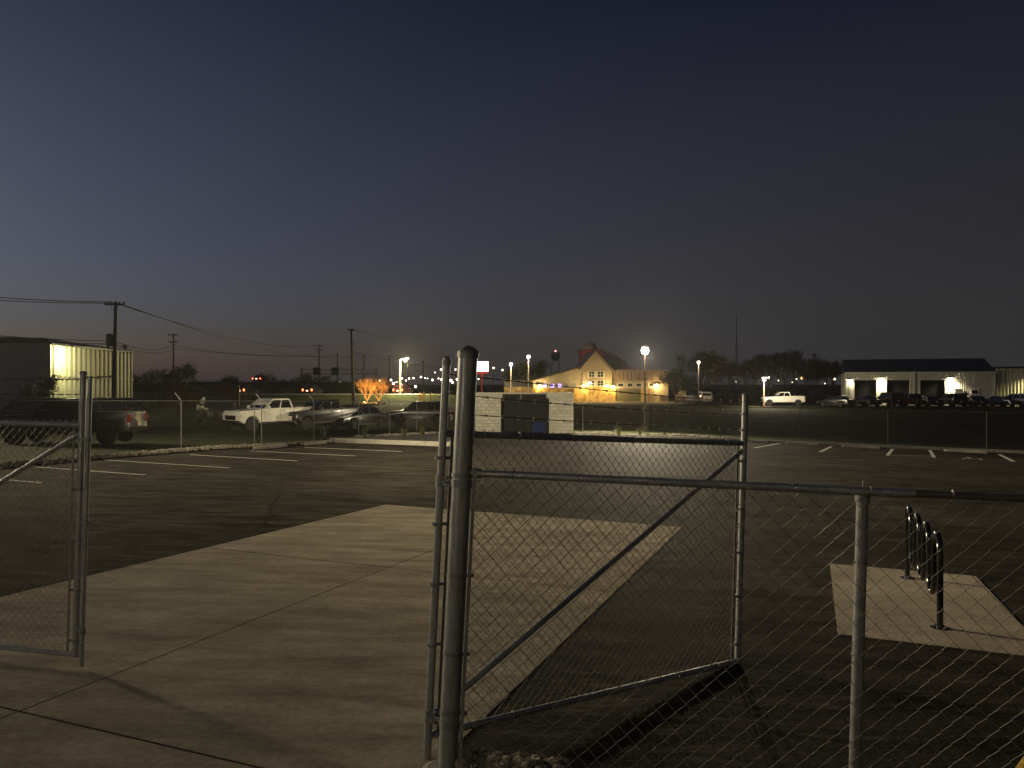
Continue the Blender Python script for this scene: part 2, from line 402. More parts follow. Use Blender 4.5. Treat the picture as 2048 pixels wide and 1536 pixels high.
# kerbs: island by the block enclosure, and the back edge
def kerb(pts, w=.16, h=.14, name='kerb'):
    mb = MB(); L_, R_ = [], []
    P = [Vector((x, y, 0)) for x, y in pts]
    for i, p in enumerate(P):
        a = P[max(0, i - 1)]; b = P[min(len(P) - 1, i + 1)]; d = (b - a).normalized(); s = Vector((-d.y, d.x, 0)) * (w / 2)
        L_.append(p + s); R_.append(p - s)
    n = len(P)
    for i in range(n):
        for q, hh in ((L_[i], -.1), (L_[i], h - .02), (L_[i] * .9 + R_[i] * .1, h), (R_[i] * .9 + L_[i] * .1, h), (R_[i], h - .02), (R_[i], -.1)):
            mb.v.append((q.x, q.y, plane_z(q.x, q.y) + hh))
    for i in range(n - 1):
        for k in range(5): mb.f.append((i * 6 + k, i * 6 + k + 1, (i + 1) * 6 + k + 1, (i + 1) * 6 + k))
    mb.f.append(tuple(range(6))); mb.f.append(tuple((n - 1) * 6 + k for k in reversed(range(6))))
    return mb.build(name, 'kerb', kind='structure')
k0, k1 = lp(662, 884.5), lp(905, 893)
kerb([(k0.x, k0.y), (k1.x - .5, k1.y + .05), (k1.x - .1, k1.y + .25), (k1.x + .05, k1.y + .8), (k1.x + .05, k1.y + 5), (-2.95, 46.9)], .20, .20)
sheet('planting_bed', [(k0.x + .1, k0.y + .15), (k1.x - .4, k1.y + .2), (k1.x - .1, k1.y + .8), (-3.0, 46.8), (-5.0, 46.9), (-8.8, 36.6)], .09, 'mulch', .2)
kerb([(3.9, 47.3), (5.2, 46.55), (9, 44.3), (12.9, 41.9), (26.0, 34.1), (44, 23.4)], .16, .13)
sheet('planting_bed', [(4.2, 47.35), (12.9, 42.05), (13.4, 42.9), (9.5, 48.3), (4.3, 48.3)], .06, 'mulch', .15)

# concrete wheel stops
def wheel_stop(p, q, label, lift=0.0):
    a, b = lp(*p), lp(*q); c = (a + b) / 2; L_ = (b - a).length; ang = math.atan2(b.y - a.y, b.x - a.x)
    t = thing('wheel_stop', label, 'wheel stop', (c.x, c.y, plane_z(c.x, c.y) + lift), ang, 'concrete wheel stops around the lot')
    mb = MB(); prof = [(-.08, 0), (-.075, .07), (-.045, .12), (.045, .12), (.075, .07), (.08, 0)]
    n = 6
    for x, s_ in ((-L_ / 2, .55), (-L_ / 2 + .05, 1), (L_ / 2 - .05, 1), (L_ / 2, .55)):
        for y, z in prof: mb.v.append((x, y * s_, z * (1 if s_ == 1 else .8) - .005))
    for i in range(3):
        for k in range(n): mb.f.append((i * n + k, i * n + (k + 1) % n, (i + 1) * n + (k + 1) % n, (i + 1) * n + k))
    mb.f.append(tuple(range(n))); mb.f.append(tuple(3 * n + k for k in reversed(range(n))))
    mb.build('stop_body', 'kerb', t, world=False)
    for x in (-L_ * .3, L_ * .3):
        MB().lathe((x, 0, .119), [(.018, 0), (.018, .008), (.01, .012)], 8).build('anchor_pin', 'galv_dull', t, world=False)
wheel_stop((507, 899), (573, 894), 'concrete wheel stop half sunk among pale rocks below the white pickup')
wheel_stop((604, 891), (661, 886.5), 'concrete wheel stop beside the end of the planting bed kerb')
wheel_stop((1502, 884.5), (1538, 886.5), 'short concrete wheel stop at the back kerb beside the open gate end')
wheel_stop((1572, 887.5), (1640, 891.5), 'concrete wheel stop between the first two bay lines of the back kerb')
wheel_stop((1684, 893.5), (1763, 897.5), 'concrete wheel stop in the bay next to the outlined square')
wheel_stop((1888, 902.5), (1977, 907), 'concrete wheel stop above the wheelchair symbol bay')

# pale rocks heaped along the fence foot
def rock_into(mb, c, r):
    ph = [rnd.uniform(.7, 1.25) for _ in range(12)]
    t_ = (1 + 5 ** .5) / 2
    vs = [(-1, t_, 0), (1, t_, 0), (-1, -t_, 0), (1, -t_, 0), (0, -1, t_), (0, 1, t_), (0, -1, -t_), (0, 1, -t_), (t_, 0, -1), (t_, 0, 1), (-t_, 0, -1), (-t_, 0, 1)]
    fs = [(0, 11, 5), (0, 5, 1), (0, 1, 7), (0, 7, 10), (0, 10, 11), (1, 5, 9), (5, 11, 4), (11, 10, 2), (10, 7, 6), (7, 1, 8), (3, 9, 4), (3, 4, 2), (3, 2, 6), (3, 6, 8), (3, 8, 9), (4, 9, 5), (2, 4, 11), (6, 2, 10), (8, 6, 7), (9, 8, 1)]
    a = rnd.uniform(0, 6.28); ca, sa = math.cos(a), math.sin(a); sx, sy, sz = rnd.uniform(.8, 1.4), rnd.uniform(.7, 1.1), rnd.uniform(.5, .85)
    out = []
    for (x, y, z), p in zip(vs, ph):
        x, y, z = x * sx * p * r / 1.9, y * sy * p * r / 1.9, z * sz * p * r / 1.9
        out.append((c[0] + x * ca - y * sa, c[1] + x * sa + y * ca, c[2] + z))
    mb.add(out, fs)
def gravel(pts, width, dens, rmin, rmax, label, side=1):
    mb = MB()
    for (x0, y0), (x1, y1) in zip(pts, pts[1:]):
        L_ = math.hypot(x1 - x0, y1 - y0); nx, ny = -(y1 - y0) / L_ * side, (x1 - x0) / L_ * side
        for _ in range(int(L_ * dens)):
            t = rnd.random(); w = rnd.random() ** 1.2 * width; r = rnd.uniform(rmin, rmax)
            x, y = x0 + (x1 - x0) * t + nx * w, y0 + (y1 - y0) * t + ny * w
            rock_into(mb, (x, y, plane_z(x, y) + r * .45 + .02 + .05 * math.sin(math.pi * min(1, w / width))), r)
    o = mb.build('gravel', 'rock', kind='stuff'); return tag(o, label, 'gravel', kind='stuff')
gl = [lp(-120, 947), lp(0, 937), lp(215, 917), lp(430, 899), lp(520, 895), lp(660, 887)]
gravel([(p.x, p.y) for p in gl], .42, 90, .03, .085, 'strip of pale broken rock heaped along the lot edge below the fence')
g2 = [lp(718, 877.5), lp(790, 874), lp(880, 869)]
gravel([(p.x, p.y) for p in g2], .5, 30, .06, .12, 'pale rocks behind the planting bed kerb at the fence foot')
g3 = [lp(1150, 868.5), lp(1225, 868)]
gravel([(p.x, p.y) for p in g3], .5, 45, .05, .10, 'pale rock strip beside the block enclosure corner')
g4 = [lp(1305, 874.5), lp(1340, 873), lp(1490, 883)]
gravel([(p.x, p.y) for p in g4], .6, 40, .06, .13, 'pale rock strip along the back kerb past the two tufts')
gravel([(-.24, 4.70), (.32, 4.56)], .34, 230, .018, .042, 'small pale rocks at the foot of the tall gate post', side=-1)
MB().add([(x, y, plane_z(x, y) + .004) for x, y in ((-.22, 4.82), (.25, 4.72), (3.6, 3.85), (3.5, 3.2), (-.3, 4.1))], [(0, 1, 2, 3, 4)]).build('shade_strip', 'soil_and_shade', kind='structure')  # dark sheet standing in for the black shade by the gate post

# ================================================================== NEAR FENCE AND GATES
def chain_link(name, a0, a1, b0, b1, w, r, parent, extra_top=0.0, m='wire', tilt=.004):
    """woven fabric between foot line a0-a1 and top line b0-b1: upright zigzag wires hooked to their neighbours"""
    a0, a1, b0, b1 = map(Vector, (a0, a1, b0, b1)); mb = MB()
    L_ = (a1 - a0).length; H = (b0 - a0).length; n = max(2, round(L_ / w)); k = max(4, round(H / w))
    nor = (a1 - a0).cross(b0 - a0).normalized()
    top = 1 + extra_top / H; rows = int(k * top)
    def P(s, t): return a0.lerp(a1, s).lerp(b0.lerp(b1, s), t)
    jx = [[rnd.uniform(-.06, .06) for _ in range(rows + 1)] for _ in range(n + 1)]
    for i in range(n):
        prev = None
        for j in range(rows + 1):
            sgn = 1 if (i + j) % 2 else -1
            p = P(min(1, max(0, (i + .5 + sgn * .52 + jx[i + (sgn > 0)][j]) / n)), j / k) + nor * (tilt * sgn)
            if prev is not None:
                d = (p - prev).normalized(); x = d.cross(nor).normalized() * r; y = nor * r
                o = len(mb.v)
                for q in (prev, p):
                    mb.v += [tuple(q + x), tuple(q - x * .5 + y * .87), tuple(q - x * .5 - y * .87)]
                mb.f += [(o, o + 1, o + 4, o + 3), (o + 1, o + 2, o + 5, o + 4), (o + 2, o, o + 3, o + 5)]
            prev = p
    return mb.build(name, m, parent)
def barbed(a, b, parent, sag=.02, r=.0022, gap=.125, ends=.03):
    a, b = Vector(a), Vector(b); L_ = (b - a).length; n = int(L_ / gap); mb = MB()
    pts = [a.lerp(b, i / 12) - Vector((0, 0, sag * 4 * (i / 12) * (1 - i / 12))) for i in range(13)]
    for ph in (0, math.pi):                                  # two twisted strands
        q = []
        for i in range(12):
            for s in range(6):
                t = s / 6; p = pts[i].lerp(pts[i + 1], t); an = (i + t) * 9 + ph
                q.append(p + Vector((0, math.cos(an), math.sin(an))) * r)
        q.append(pts[-1]); mb.tube(q, r * .8, 4)
    d = (b - a).normalized(); side = d.cross(Vector((0, 0, 1))).normalized(); up = side.cross(d)
    for i in range(n):
        t = (i + .5) / n; c = a.lerp(b, t) - Vector((0, 0, sag * 4 * t * (1 - t)))
        mb.tube([c - d * .009, c + d * .009], r * 2.6, 6)
        for an in (.6, 2.1, 3.7, 5.3):
            e_ = (side * math.cos(an) + up * math.sin(an)) * .019 + d * .006 * math.cos(an * 3)
            mb.tube([c, c + e_], [r * .9, r * .35], 3)
    return mb.build('barbed_strand', 'barb', parent)
def band(c, ax, r, w, parent, name='hinge_band', ear=None, m='galv_dull'):
    mb = MB(); ax = ax.normalized()
    mb.lathe(Vector(c) - ax * w / 2, [(r * 1.02, 0), (r + .006, .002), (r + .006, w - .002), (r * 1.02, w)], 18, ax)
    if ear is not None:
        e_ = Vector(ear).normalized(); s = ax.cross(e_).normalized()
        mb.box(Vector(c) + e_ * (r + .022), (.045, .016, w * .9), axes=(e_, s, ax))
        mb.tube([Vector(c) + e_ * (r + .028) - s * .022, Vector(c) + e_ * (r + .028) + s * .026], .007, 6)
    return mb.build(name, m, parent, smooth=True)

# --- tall post the right leaf hangs on
pb, pt = at(894, 1546, 4.5), at(936, 712, 4.5); pb.z = plane_z(pb.x, pb.y) - .05
pax = (pt - pb).normalized(); pr = .0565
post = thing('gate_post', 'tall thick galvanised gate post with domed cap', 'fence post', pb)
MB().lathe(pb, [(pr, 0), (pr, (pt - pb).length)], 32, pax).build('post_pipe', 'galv', post, smooth=True)
MB().lathe(pt - pax * .012, [(pr + .006, 0), (pr + .007, .035), (pr + .003, .042), (pr * .9, .050), (pr * .6, .063), (pr * .3, .071), (.002, .074)], 32, pax).build('domed_cap', 'galv_dull', post, smooth=True)
def on_post(py): t = (py - 1546) / (712 - 1546); return pb.lerp(pt, t)
for py, w in ((1141, .022), (1294, .022), (1410, .026)):
    band(on_post(py), pax, pr, w, post, 'tension_band', ear=(1, -.25, 0))
for py in (962, 1432):
    hb = band(on_post(py), pax, pr, .045, post, 'hinge_band', ear=(-.9, .25, 0))
band(on_post(945), pax, pr, .025, post, 'rail_band', ear=(1, -.25, 0))
MB().lathe(pb + Vector((0, 0, .0)), [(.16, 0), (.155, .06), (.12, .075)], 18).build('concrete_footing', 'kerb', post)

# --- right leaf, swung open away from us
NT, NB = at(881, 867, 4.66), at(856, 1471, 4.66)
FT, FB = at(1486, 887, 6.47), at(1475, 1322, 6.47)
NX, FX = at(893, 728, 4.66), at(1491, 792, 6.47)
NBB = at(853, 1535, 4.66)
gate = thing('gate_leaf', 'open chain-link gate leaf with diagonal brace hung on the tall post', 'gate', (NB.x, NB.y, plane_z(NB.x, NB.y)), group=None)
gr = .0215
MB().tube([NBB, NX], .024, 16).build('hinge_stile', 'galv', gate, smooth=True)
sax = (NX - NBB).normalized()
MB().lathe(NX - sax * .01, [(.028, 0), (.029, .03), (.022, .034), (.022, .046), (.012, .055), (.002, .058)], 16, sax).build('stile_cap', 'galv_dull', gate, smooth=True)
fdir = (FX - FB).normalized()
MB().tube([FB - fdir * .03, FX], .026, 16).build('end_stile', 'galv', gate, smooth=True)
MB().lathe(FX - fdir * .005, [(.029, 0), (.029, .018), (.02, .026), (.004, .03)], 14, fdir).build('stile_cap', 'galv_dull', gate, smooth=True)
MB().tube([NT, FT], gr, 16).build('top_rail', 'galv', gate, smooth=True)
MB().tube([NB, FB], gr, 16).build('bottom_rail', 'galv', gate, smooth=True)
br0 = NB + (NT - NB) * .055; br1 = FT + (FB - FT) * .03
MB().tube([br0, br1], .020, 14).build('diagonal_brace', 'galv', gate, smooth=True)
gdir = (FB - NB).normalized()
chain_link('chain_link_fabric', NB + gdir * .07 - Vector((0, 0, .03)), FB - gdir * .07 - Vector((0, 0, .03)), NT + gdir * .07, FT - gdir * .07, .036, .0019, gate, extra_top=.05)
tb0, tb1 = FB - gdir * .075, FT - gdir * .075
MB().box((tb0 + tb1) / 2, (.018, .007, (tb1 - tb0).length), axes=(gdir, gdir.cross(fdir).normalized(), fdir)).build('tension_bar', 'galv_dull', gate)
tb0, tb1 = NB + gdir * .075, NT + gdir * .075
MB().box((tb0 + tb1) / 2, (.018, .007, (tb1 - tb0).length), axes=(gdir, gdir.cross(sax).normalized(), sax)).build('tension_bar', 'galv_dull', gate)
for t in (.08, .3, .5, .7, .92):
    band(FB.lerp(FT, t), fdir, .026, .02, gate, 'tension_band', ear=-gdir)
    band(NB.lerp(NT, t), sax, .024, .02, gate, 'tension_band', ear=gdir)
for t in (.28, .62):
    band(FT.lerp(FX, t), fdir, .026, .016, gate, 'wire_clip')
for t in (.10, .22, .36, .55, .68, .80, .91):
    band(NT.lerp(FT, t + rnd.uniform(-.02, .02)), (FT - NT), gr, .006, gate, 'tie_wire', m='wire')
for t in (.2, .4, .58, .74, .9):
    band(NB.lerp(FB, t + rnd.uniform(-.02, .02)), (FB - NB), gr, .006, gate, 'tie_wire', m='wire')
for t0, t1, sg in ((.86, .87, .012), (.58, .60, .018), (.30, .29, .010)):
    barbed(NT.lerp(NX, t0), FT.lerp(FX, t1), gate, sg)
for py in (962, 1432):                               # hinges between stile and post
    c = NBB.lerp(NX, (py - 1535) / (728 - 1535)); band(c, sax, .024, .075, gate, 'hinge_clamp', ear=(on_post(py) - c).normalized())
    MB().tube([c, on_post(py)], .011, 10).build('hinge_pin', 'galv_dull', gate, smooth=True)

# --- left leaf, nearly shut, its drop rod resting above the slab
LB, LX = at(151, 1309, 6.13), at(167, 748, 6.13)
lax = (LX - LB).normalized(); LT = LB + lax * 1.83
HB = Vector((-6.4, 6.76, LB.z + .03)); HT = HB + lax * 1.83; HX = HB + lax * 2.25
leaf = thing('gate_leaf', 'nearly shut chain-link gate leaf with a drop rod at its free end', 'gate', (LB.x, LB.y, plane_z(LB.x, LB.y)))
MB().tube([LB - lax * .02, LX], .025, 16).build('end_stile', 'galv', leaf, smooth=True)
MB().lathe(LX - lax * .005, [(.029, 0), (.029, .018), (.02, .026), (.004, .03)], 14, lax).build('stile_cap', 'galv_dull', leaf, smooth=True)
MB().tube([HB - lax * .02, HX], .025, 16).build('hinge_stile', 'galv', leaf, smooth=True)
MB().tube([LB, HB], gr, 14).build('bottom_rail', 'galv', leaf, smooth=True)
MB().tube([LT, HT], gr, 14).build('top_rail', 'galv', leaf, smooth=True)
MB().tube([LT - lax * .06, HB + lax * .1], .019, 12).build('diagonal_brace', 'galv', leaf, smooth=True)
ldir = (HB - LB).normalized()
chain_link('chain_link_fabric', LB + ldir * .07 - Vector((0, 0, .02)), HB - ldir * .05 - Vector((0, 0, .02)), LT + ldir * .07, HT - ldir * .05, .036, .0019, leaf, extra_top=.05)
q0, q1 = LB + ldir * .075, LT + ldir * .075
MB().box((q0 + q1) / 2, (.018, .007, (q1 - q0).length), axes=(ldir, ldir.cross(lax).normalized(), lax)).build('tension_bar', 'galv_dull', leaf)
for t in (.06, .28, .5, .72, .94): band(LB.lerp(LT, t), lax, .025, .02, leaf, 'tension_band', ear=ldir)
for t in (.3, .6, .9): barbed(LT.lerp(LX, t), HT.lerp(HX, t), leaf, .015)
D0, D1 = at(163, 1333, 6.05), at(181, 752, 6.05)
rod = MB().tube([D0, D1], .0165, 12).build('drop_rod', 'galv', leaf, smooth=True)
for py in (1262, 1046, 880):
    c = D0.lerp(D1, (py - 1333) / (752 - 1333)); c2 = LB + lax * ((c - LB).dot(lax))
    mb = MB().lathe(c - lax * .02, [(.024, 0), (.024, .04)], 12, lax); mb.box((c + c2) / 2, ((c - c2).length, .02, .035), axes=((c - c2).normalized(), (c - c2).cross(lax).normalized(), lax))
    mb.build('rod_guide', 'galv_dull', rod)
c = D0.lerp(D1, (1046 - 1333) / (752 - 1333))
MB().tube([c, c + Vector((.085, -.03, .0)), c + Vector((.11, -.03, .012))], .008, 6).build('latch_handle', 'galv_dull', rod)
barbed(LX - lax * .03 - Vector((.02, 0, 0)), LX - lax * .02 + Vector((.25, .02, 0)), leaf, 0, r=.004, gap=.07)

# --- fence to the right of the tall post
fence = thing('chain_link_fence', 'galvanised chain-link fence panel running right from the tall gate post', 'fence', (pb.x + .06, pb.y, plane_z(pb.x, pb.y)))
fa, fb = at(940, 946, 4.50), at(2260, 1007, 3.66)
fsp = at(1886, 989, 3.87)
MB().tube([fa, fa.lerp(fb, .718)], .0225, 16).build('top_rail', 'galv', fence, smooth=True)
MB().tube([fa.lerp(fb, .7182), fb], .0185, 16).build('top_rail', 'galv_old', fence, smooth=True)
band(fa + (fb - fa) * .012, (fb - fa), .0225, .06, fence, 'rail_end_cup')
lpx = at(1725, 982, 3.985); lpb = at(1706, 1655, 3.985); lpb.z = plane_z(lpb.x, lpb.y) - .05
MB().tube([lpb, lpx + Vector((0, 0, -.03))], .030, 18).build('line_post', 'galv', fence, smooth=True)
band(lpx - Vector((0, 0, .035)), (lpx - lpb), .030, .05, fence, 'loop_cap')
MB().tube([lpx, lpx + Vector((.004, 0, .055))], .003, 5).build('post_tie', 'wire', fence)
for py in (1120, 1300, 1480): band(lpb.lerp(lpx, (py - 1655) / (982 - 1655)), lpx - lpb, .030, .005, fence, 'tie_wire', m='wire')
f0 = on_post(1536) + Vector((.085, -.02, .0)); f0.z = plane_z(f0.x, f0.y) + .05
f1 = Vector((fb.x, fb.y, plane_z(fb.x, fb.y) + .05))
t0_ = on_post(930) + Vector((.085, -.02, 0))
chain_link('chain_link_fabric', f0 + Vector((0, -.028, 0)), f1 + Vector((0, -.028, 0)), Vector((t0_.x, t0_.y - .028, fa.z - .005)), fb + Vector((0, -.028, -.005)), .052, .0019, fence, extra_top=.03)
fax = (t0_ - f0).normalized()
MB().box((f0 + t0_) / 2 + Vector((-.01, -.015, 0)), (.02, .007, (t0_ - f0).length), axes=(Vector((1, 0, 0)), Vector((0, 1, 0)), fax)).build('tension_bar', 'galv_dull', fence)
for i in range(8):
    band(fa.lerp(fb, .08 + i * .115), (fb - fa), .0225, .005, fence, 'tie_wire', m='wire')

# --- yellow handrail of the steps we stand on
hr = thing('handrail', 'yellow painted pipe handrail at the steps in the corner', 'handrail', (1.35, 1.75, plane_z(1.35, 1.75)))
h0, h1 = at(2026, 1575, 1.85), at(2350, 1140, 2.05)
MB().tube([h0 + Vector((-.10, 0, -.5)), h0 + Vector((-.05, 0, -.09)), h0, h1, h1 + Vector((.12, .03, .12)), h1 + Vector((.6, .03, .12))], .019, 14).build('rail', 'yellow', hr, smooth=True)
for p in (h0 + Vector((-.10, 0, -.5)), h1 + Vector((.12, .03, .12))):
    MB().tube([p, Vector((p.x, p.y, plane_z(p.x, p.y) - .03))], .019, 12).build('rail_post', 'yellow', hr, smooth=True)

# --- wave bicycle rack
r0, r1 = lp(1815, 1157), lp(1880, 1257); r0.z += .008; r1.z += .008
rk = thing('bicycle_rack', 'black wave-shaped bicycle rack on the pale concrete pad', 'bicycle rack', (r1.x, r1.y, r1.z))
n_leg = 8; step = (r0 - r1) / (n_leg - 1); rad = step.length / 2; dr = step.normalized()
pts = [r1 + Vector((0, 0, 0))]
zt, zb = .90 - rad, .24 + rad
for i in range(n_leg - 1):
    c = r1 + step * (i + .5); up_ = i % 2 == 0
    zc = zt if up_ else zb
    for k in range(9):
        a = math.pi * (1 - k / 8); pts.append(c + dr * (rad * math.cos(a)) + Vector((0, 0, zc + (rad if up_ else -rad) * math.sin(a))))
pts.append(r0)
MB().tube(pts, .030, 14).build('wave_tube', 'black_metal', rk, smooth=True)
for p in (r1, r0):
    pl = MB().lathe(p + Vector((0, 0, -.002)), [(.085, 0), (.085, .008), (.04, .012), (.036, .03)], 18).build('base_flange', 'black_metal', rk, smooth=True)
    for a in (0, 1, 2, 3):
        MB().lathe(p + Vector((.06 * math.cos(a * 1.57 + .7), .06 * math.sin(a * 1.57 + .7), .0065)), [(.01, 0), (.01, .008), (.005, .012)], 6).build('anchor_bolt', 'galv_dull', pl)

# ================================================================== FENCES ROUND THE LOT
def far_fence(label, pts, h, arms, parent_loc_=None, spacing=3.2, posts=None, strands=True):
    P = [Vector((x, y, 0)) for x, y in pts]
    t = thing('chain_link_fence', label, 'fence', (P[0].x, P[0].y, gz(P[0].x, P[0].y)))
    def G(p): return Vector((p.x, p.y, gz(p.x, p.y) + .02))
    up = Vector((0, 0, 1))
    for a, b in zip(P, P[1:]):
        L_ = (b - a).length; n = max(1, round(L_ / spacing)); d = (b - a) / n; sd = Vector((d.y, -d.x, 0)).normalized()
        for i in range(n):
            p, q = G(a + d * i), G(a + d * (i + 1))
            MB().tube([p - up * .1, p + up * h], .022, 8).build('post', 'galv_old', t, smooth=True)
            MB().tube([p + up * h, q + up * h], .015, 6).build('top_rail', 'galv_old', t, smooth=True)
            if arms:
                MB().tube([p + up * h, p + up * (h + .30) - sd * .30], .018, 6).build('barb_arm', 'galv_dull', t)
        mb = MB(); s = .075; dd = (b - a).normalized(); r = .0011       # crossing wires of the fabric
        m_ = int(L_ / s)
        for sgn in (1, -1):
            for i in range(-int(h / s), m_ + 1) if sgn > 0 else range(0, m_ + int(h / s) + 1):
                u0, u1 = i * s, i * s + sgn * h; z0, z1 = 0., h
                if u0 < 0: z0 = -u0; u0 = 0
                if u1 < 0: z1 = h + u1; u1 = 0
                if u0 > L_: z0 = u0 - L_; u0 = L_
                if u1 > L_: z1 = h - (u1 - L_); u1 = L_
                if z1 - z0 < .05: continue
                e0, e1 = a + dd * u0, a + dd * u1
                e0 = G(e0) + up * z0; e1 = G(e1) + up * z1
                mb.tube([e0, e1], r, 3, caps=False)
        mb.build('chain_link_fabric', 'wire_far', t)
        if arms and strands:
            for k in (.33, .66, 1):
                MB().tube([G(a) + up * (h + .3 * k) - sd * .3 * k, G(b) + up * (h + .3 * k) - sd * .3 * k], .003, 4).build('barbed_strand', 'barb', t)
    p = G(P[-1]); MB().tube([p - up * .1, p + up * h], .022, 8).build('post', 'galv_old', t, smooth=True)
    return t
far_fence('long chain-link fence along the rocks between the lot and the parked pickups', [(-19.6, 7.5), (-15.35, 21.2), (-10.95, 32.7)], 1.85, True, spacing=3.6)
far_fence('chain-link fence behind the planting bed with angled barbed wire arms', [(-10.75, 33.0), (-7.7, 38.6), (-4.4, 47.2)], 1.85, True, spacing=3.1)
far_fence('chain-link fence on the back kerb between the block enclosure and the field', [(4.4, 47.9), (11.7, 43.2), (30.0, 32.4), (44.5, 23.8)], 1.85, False, spacing=4.0)

# ================================================================== BLOCK ENCLOSURE
EY = 47.6
e_z = gz(0, EY) - .02
enc = thing('block_enclosure', 'pale concrete block dumpster enclosure with dark double gates', 'enclosure', (mx(1047, EY), EY, e_z))
etop = mz(785.5, EY)
block_mesh = {}
def block_panel(x0, x1, name):
    w = MB().box2((x0 + .01, EY + .02, e_z), (x1 - .01, EY + .19, etop - .06)).build(name, 'mortar', enc)
    H = etop - .06 - e_z; rows = 12; bh = H / rows; nb = max(1, round((x1 - x0) / .42)); bw = (x1 - x0) / nb
    for r_ in range(rows):
        off = (r_ % 2) * .5
        edges = [0] + [k + off for k in range(0 if off else 1, nb + (1 if not off else 0)) if 0 < k + off < nb] + [nb]
        edges = sorted(set(edges))
        for a, b in zip(edges, edges[1:]):
            key = (round((b - a) * bw, 3), round(bh, 3), rnd.randint(0, 1))
            if key not in block_mesh:
                wd = key[0] - .012; hd = bh - .012; m2 = MB()
                m2.add([(-wd / 2, 0, -hd / 2), (wd / 2, 0, -hd / 2), (wd / 2, 0, hd / 2), (-wd / 2, 0, hd / 2), (-wd / 2 + .01, -.016, -hd / 2 + .01), (wd / 2 - .01, -.016, -hd / 2 + .01), (wd / 2 - .01, -.016, hd / 2 - .01), (-wd / 2 + .01, -.016, hd / 2 - .01)],
                       [(4, 5, 6, 7), (0, 1, 5, 4), (1, 2, 6, 5), (2, 3, 7, 6), (3, 0, 4, 7)])
                tmp = m2.build('block', 'block' if key[2] else 'block2', None, world=False); block_mesh[key] = tmp.data; bpy.data.objects.remove(tmp)
            o = bpy.data.objects.new('block', block_mesh[key]); col.objects.link(o); o.parent = w
            o.location = Vector((x0 + (a + b) / 2 * bw, EY + .02 + rnd.uniform(-.003, .003), e_z + (r_ + .5) * bh)) - parent_loc(enc)
    MB().box2((x0 - .015, EY - .02, etop - .06), (x1 + .015, EY + .22, etop)).build('wall_cap', 'kerb', enc)
    return w
ex0, ex1, ex2, ex3 = mx(950, EY), mx(1004, EY), mx(1095, EY), mx(1147, EY)
block_panel(ex0, ex1, 'front_wall'); block_panel(ex2, ex3, 'front_wall')
for x in (ex0 + .1, ex3 - .1): MB().box2((x - .1, EY + .20, e_z), (x + .1, EY + 3.6, etop - .01)).build('side_wall', 'block', enc)
MB().box2((ex0 + .2, EY + 3.4, e_z), (ex3 - .2, EY + 3.6, etop - .02)).build('back_wall', 'block2', enc)
xm = mx(1042, EY)
for a, b in ((ex1 + .03, xm - .02), (xm + .02, ex2 - .06)):
    g = MB().box2((a, EY + .34, e_z + .12), (b, EY + .38, etop - .09)).build('gate_panel', 'slate', enc)
    mb = MB()
    k = int((b - a) / .16)
    for i in range(k): mb.box2((a + .16 * i + .02, EY + .328, e_z + .14), (a + .16 * i + .06, EY + .341, etop - .11))
    mb.build('panel_rib', 'slate', g)
    for x in (a + .03, b - .03): MB().box2((x - .03, EY + .30, e_z + .08), (x + .03, EY + .36, etop - .07)).build('gate_frame', 'slate', g)
for x in (ex1 - .02, ex2 + .02): MB().tube([(x, EY - .13, e_z), (x, EY - .13, etop - .35)], .055, 10).build('bollard_post', 'slate', enc, smooth=True)
bin_ = thing('refuse_bin', 'low dark blue steel refuse bin before the enclosure gate', 'bin', (mx(1076, EY), EY - .3, e_z))
bx0, bx1 = mx(1062, EY), mx(1092, EY)
MB().prism([(bx0, e_z + .1), (bx1 - .05, e_z + .1), (bx1, e_z + .62), (bx0 + .1, e_z + .62)], EY - .55, EY + .15).build('bin_body', 'navy', bin_)
MB().prism([(bx0 + .08, e_z + .62), (bx1 + .02, e_z + .62), (bx1 - .05, e_z + .72), (bx0 + .25, e_z + .74)], EY - .58, EY + .18).build('lid', 'navy', bin_)
for x in (bx0 + .15, bx1 - .15): MB().lathe((x, EY - .45, e_z + .05), [(.05, -.03), (.05, .03)], 10, Vector((1, 0, 0))).build('castor', 'rubber', bin_)

# ================================================================== PLANTS
def tuft(px, py, h, label, n=60, spread=.28, m='blade'):
    b = lp(px, py); t = thing('grass_tuft', label, 'plant', (b.x, b.y, gz(b.x, b.y) + .05))
    mb = MB()
    for i in range(n):
        a = rnd.uniform(0, 6.28); s = rnd.uniform(.05, 1) * spread; hh = h * rnd.uniform(.55, 1.05); w = rnd.uniform(.008, .016)
        d = Vector((math.cos(a), math.sin(a), 0)); sd = Vector((-d.y, d.x, 0)) * w; o = d * (.06 * rnd.random())
        p1 = o + d * s * .35 + Vector((0, 0, hh * .6)); p2 = o + d * s + Vector((0, 0, hh * rnd.uniform(.8, 1)))
        mb.add([o - sd, o + sd, p1 + sd, p1 - sd, p2], [(0, 1, 2, 3), (3, 2, 4)])
    mb.build('blades', m, t, world=False)
    MB().lathe((0, 0, -.05), [(.07, 0), (.05, .08), (.02, .12)], 8).build('crown_base', 'bark', t, world=False)
tuft(1237, 873, .62, 'round yellow-green grass tuft nearer the block enclosure on the back bed', 90, .36)
tuft(1280, 874, .62, 'round yellow-green grass tuft beside the lit lamp pole', 90, .34)
tuft(645, 880, .75, 'sparse tuft at the corner of the planting bed kerb below the black pickup', 40, .3, 'leaf2')
tuft(730, 880, .85, 'leafy tuft behind the planting bed kerb at the third fence post', 55, .32, 'leaf2')
tuft(808, 882, .75, 'small dark tuft among pale rocks on the planting bed', 45, .35, 'leaf2')
tuft(845, 880, .75, 'green tuft on the planting bed near the gate stile', 60, .4, 'leaf2')
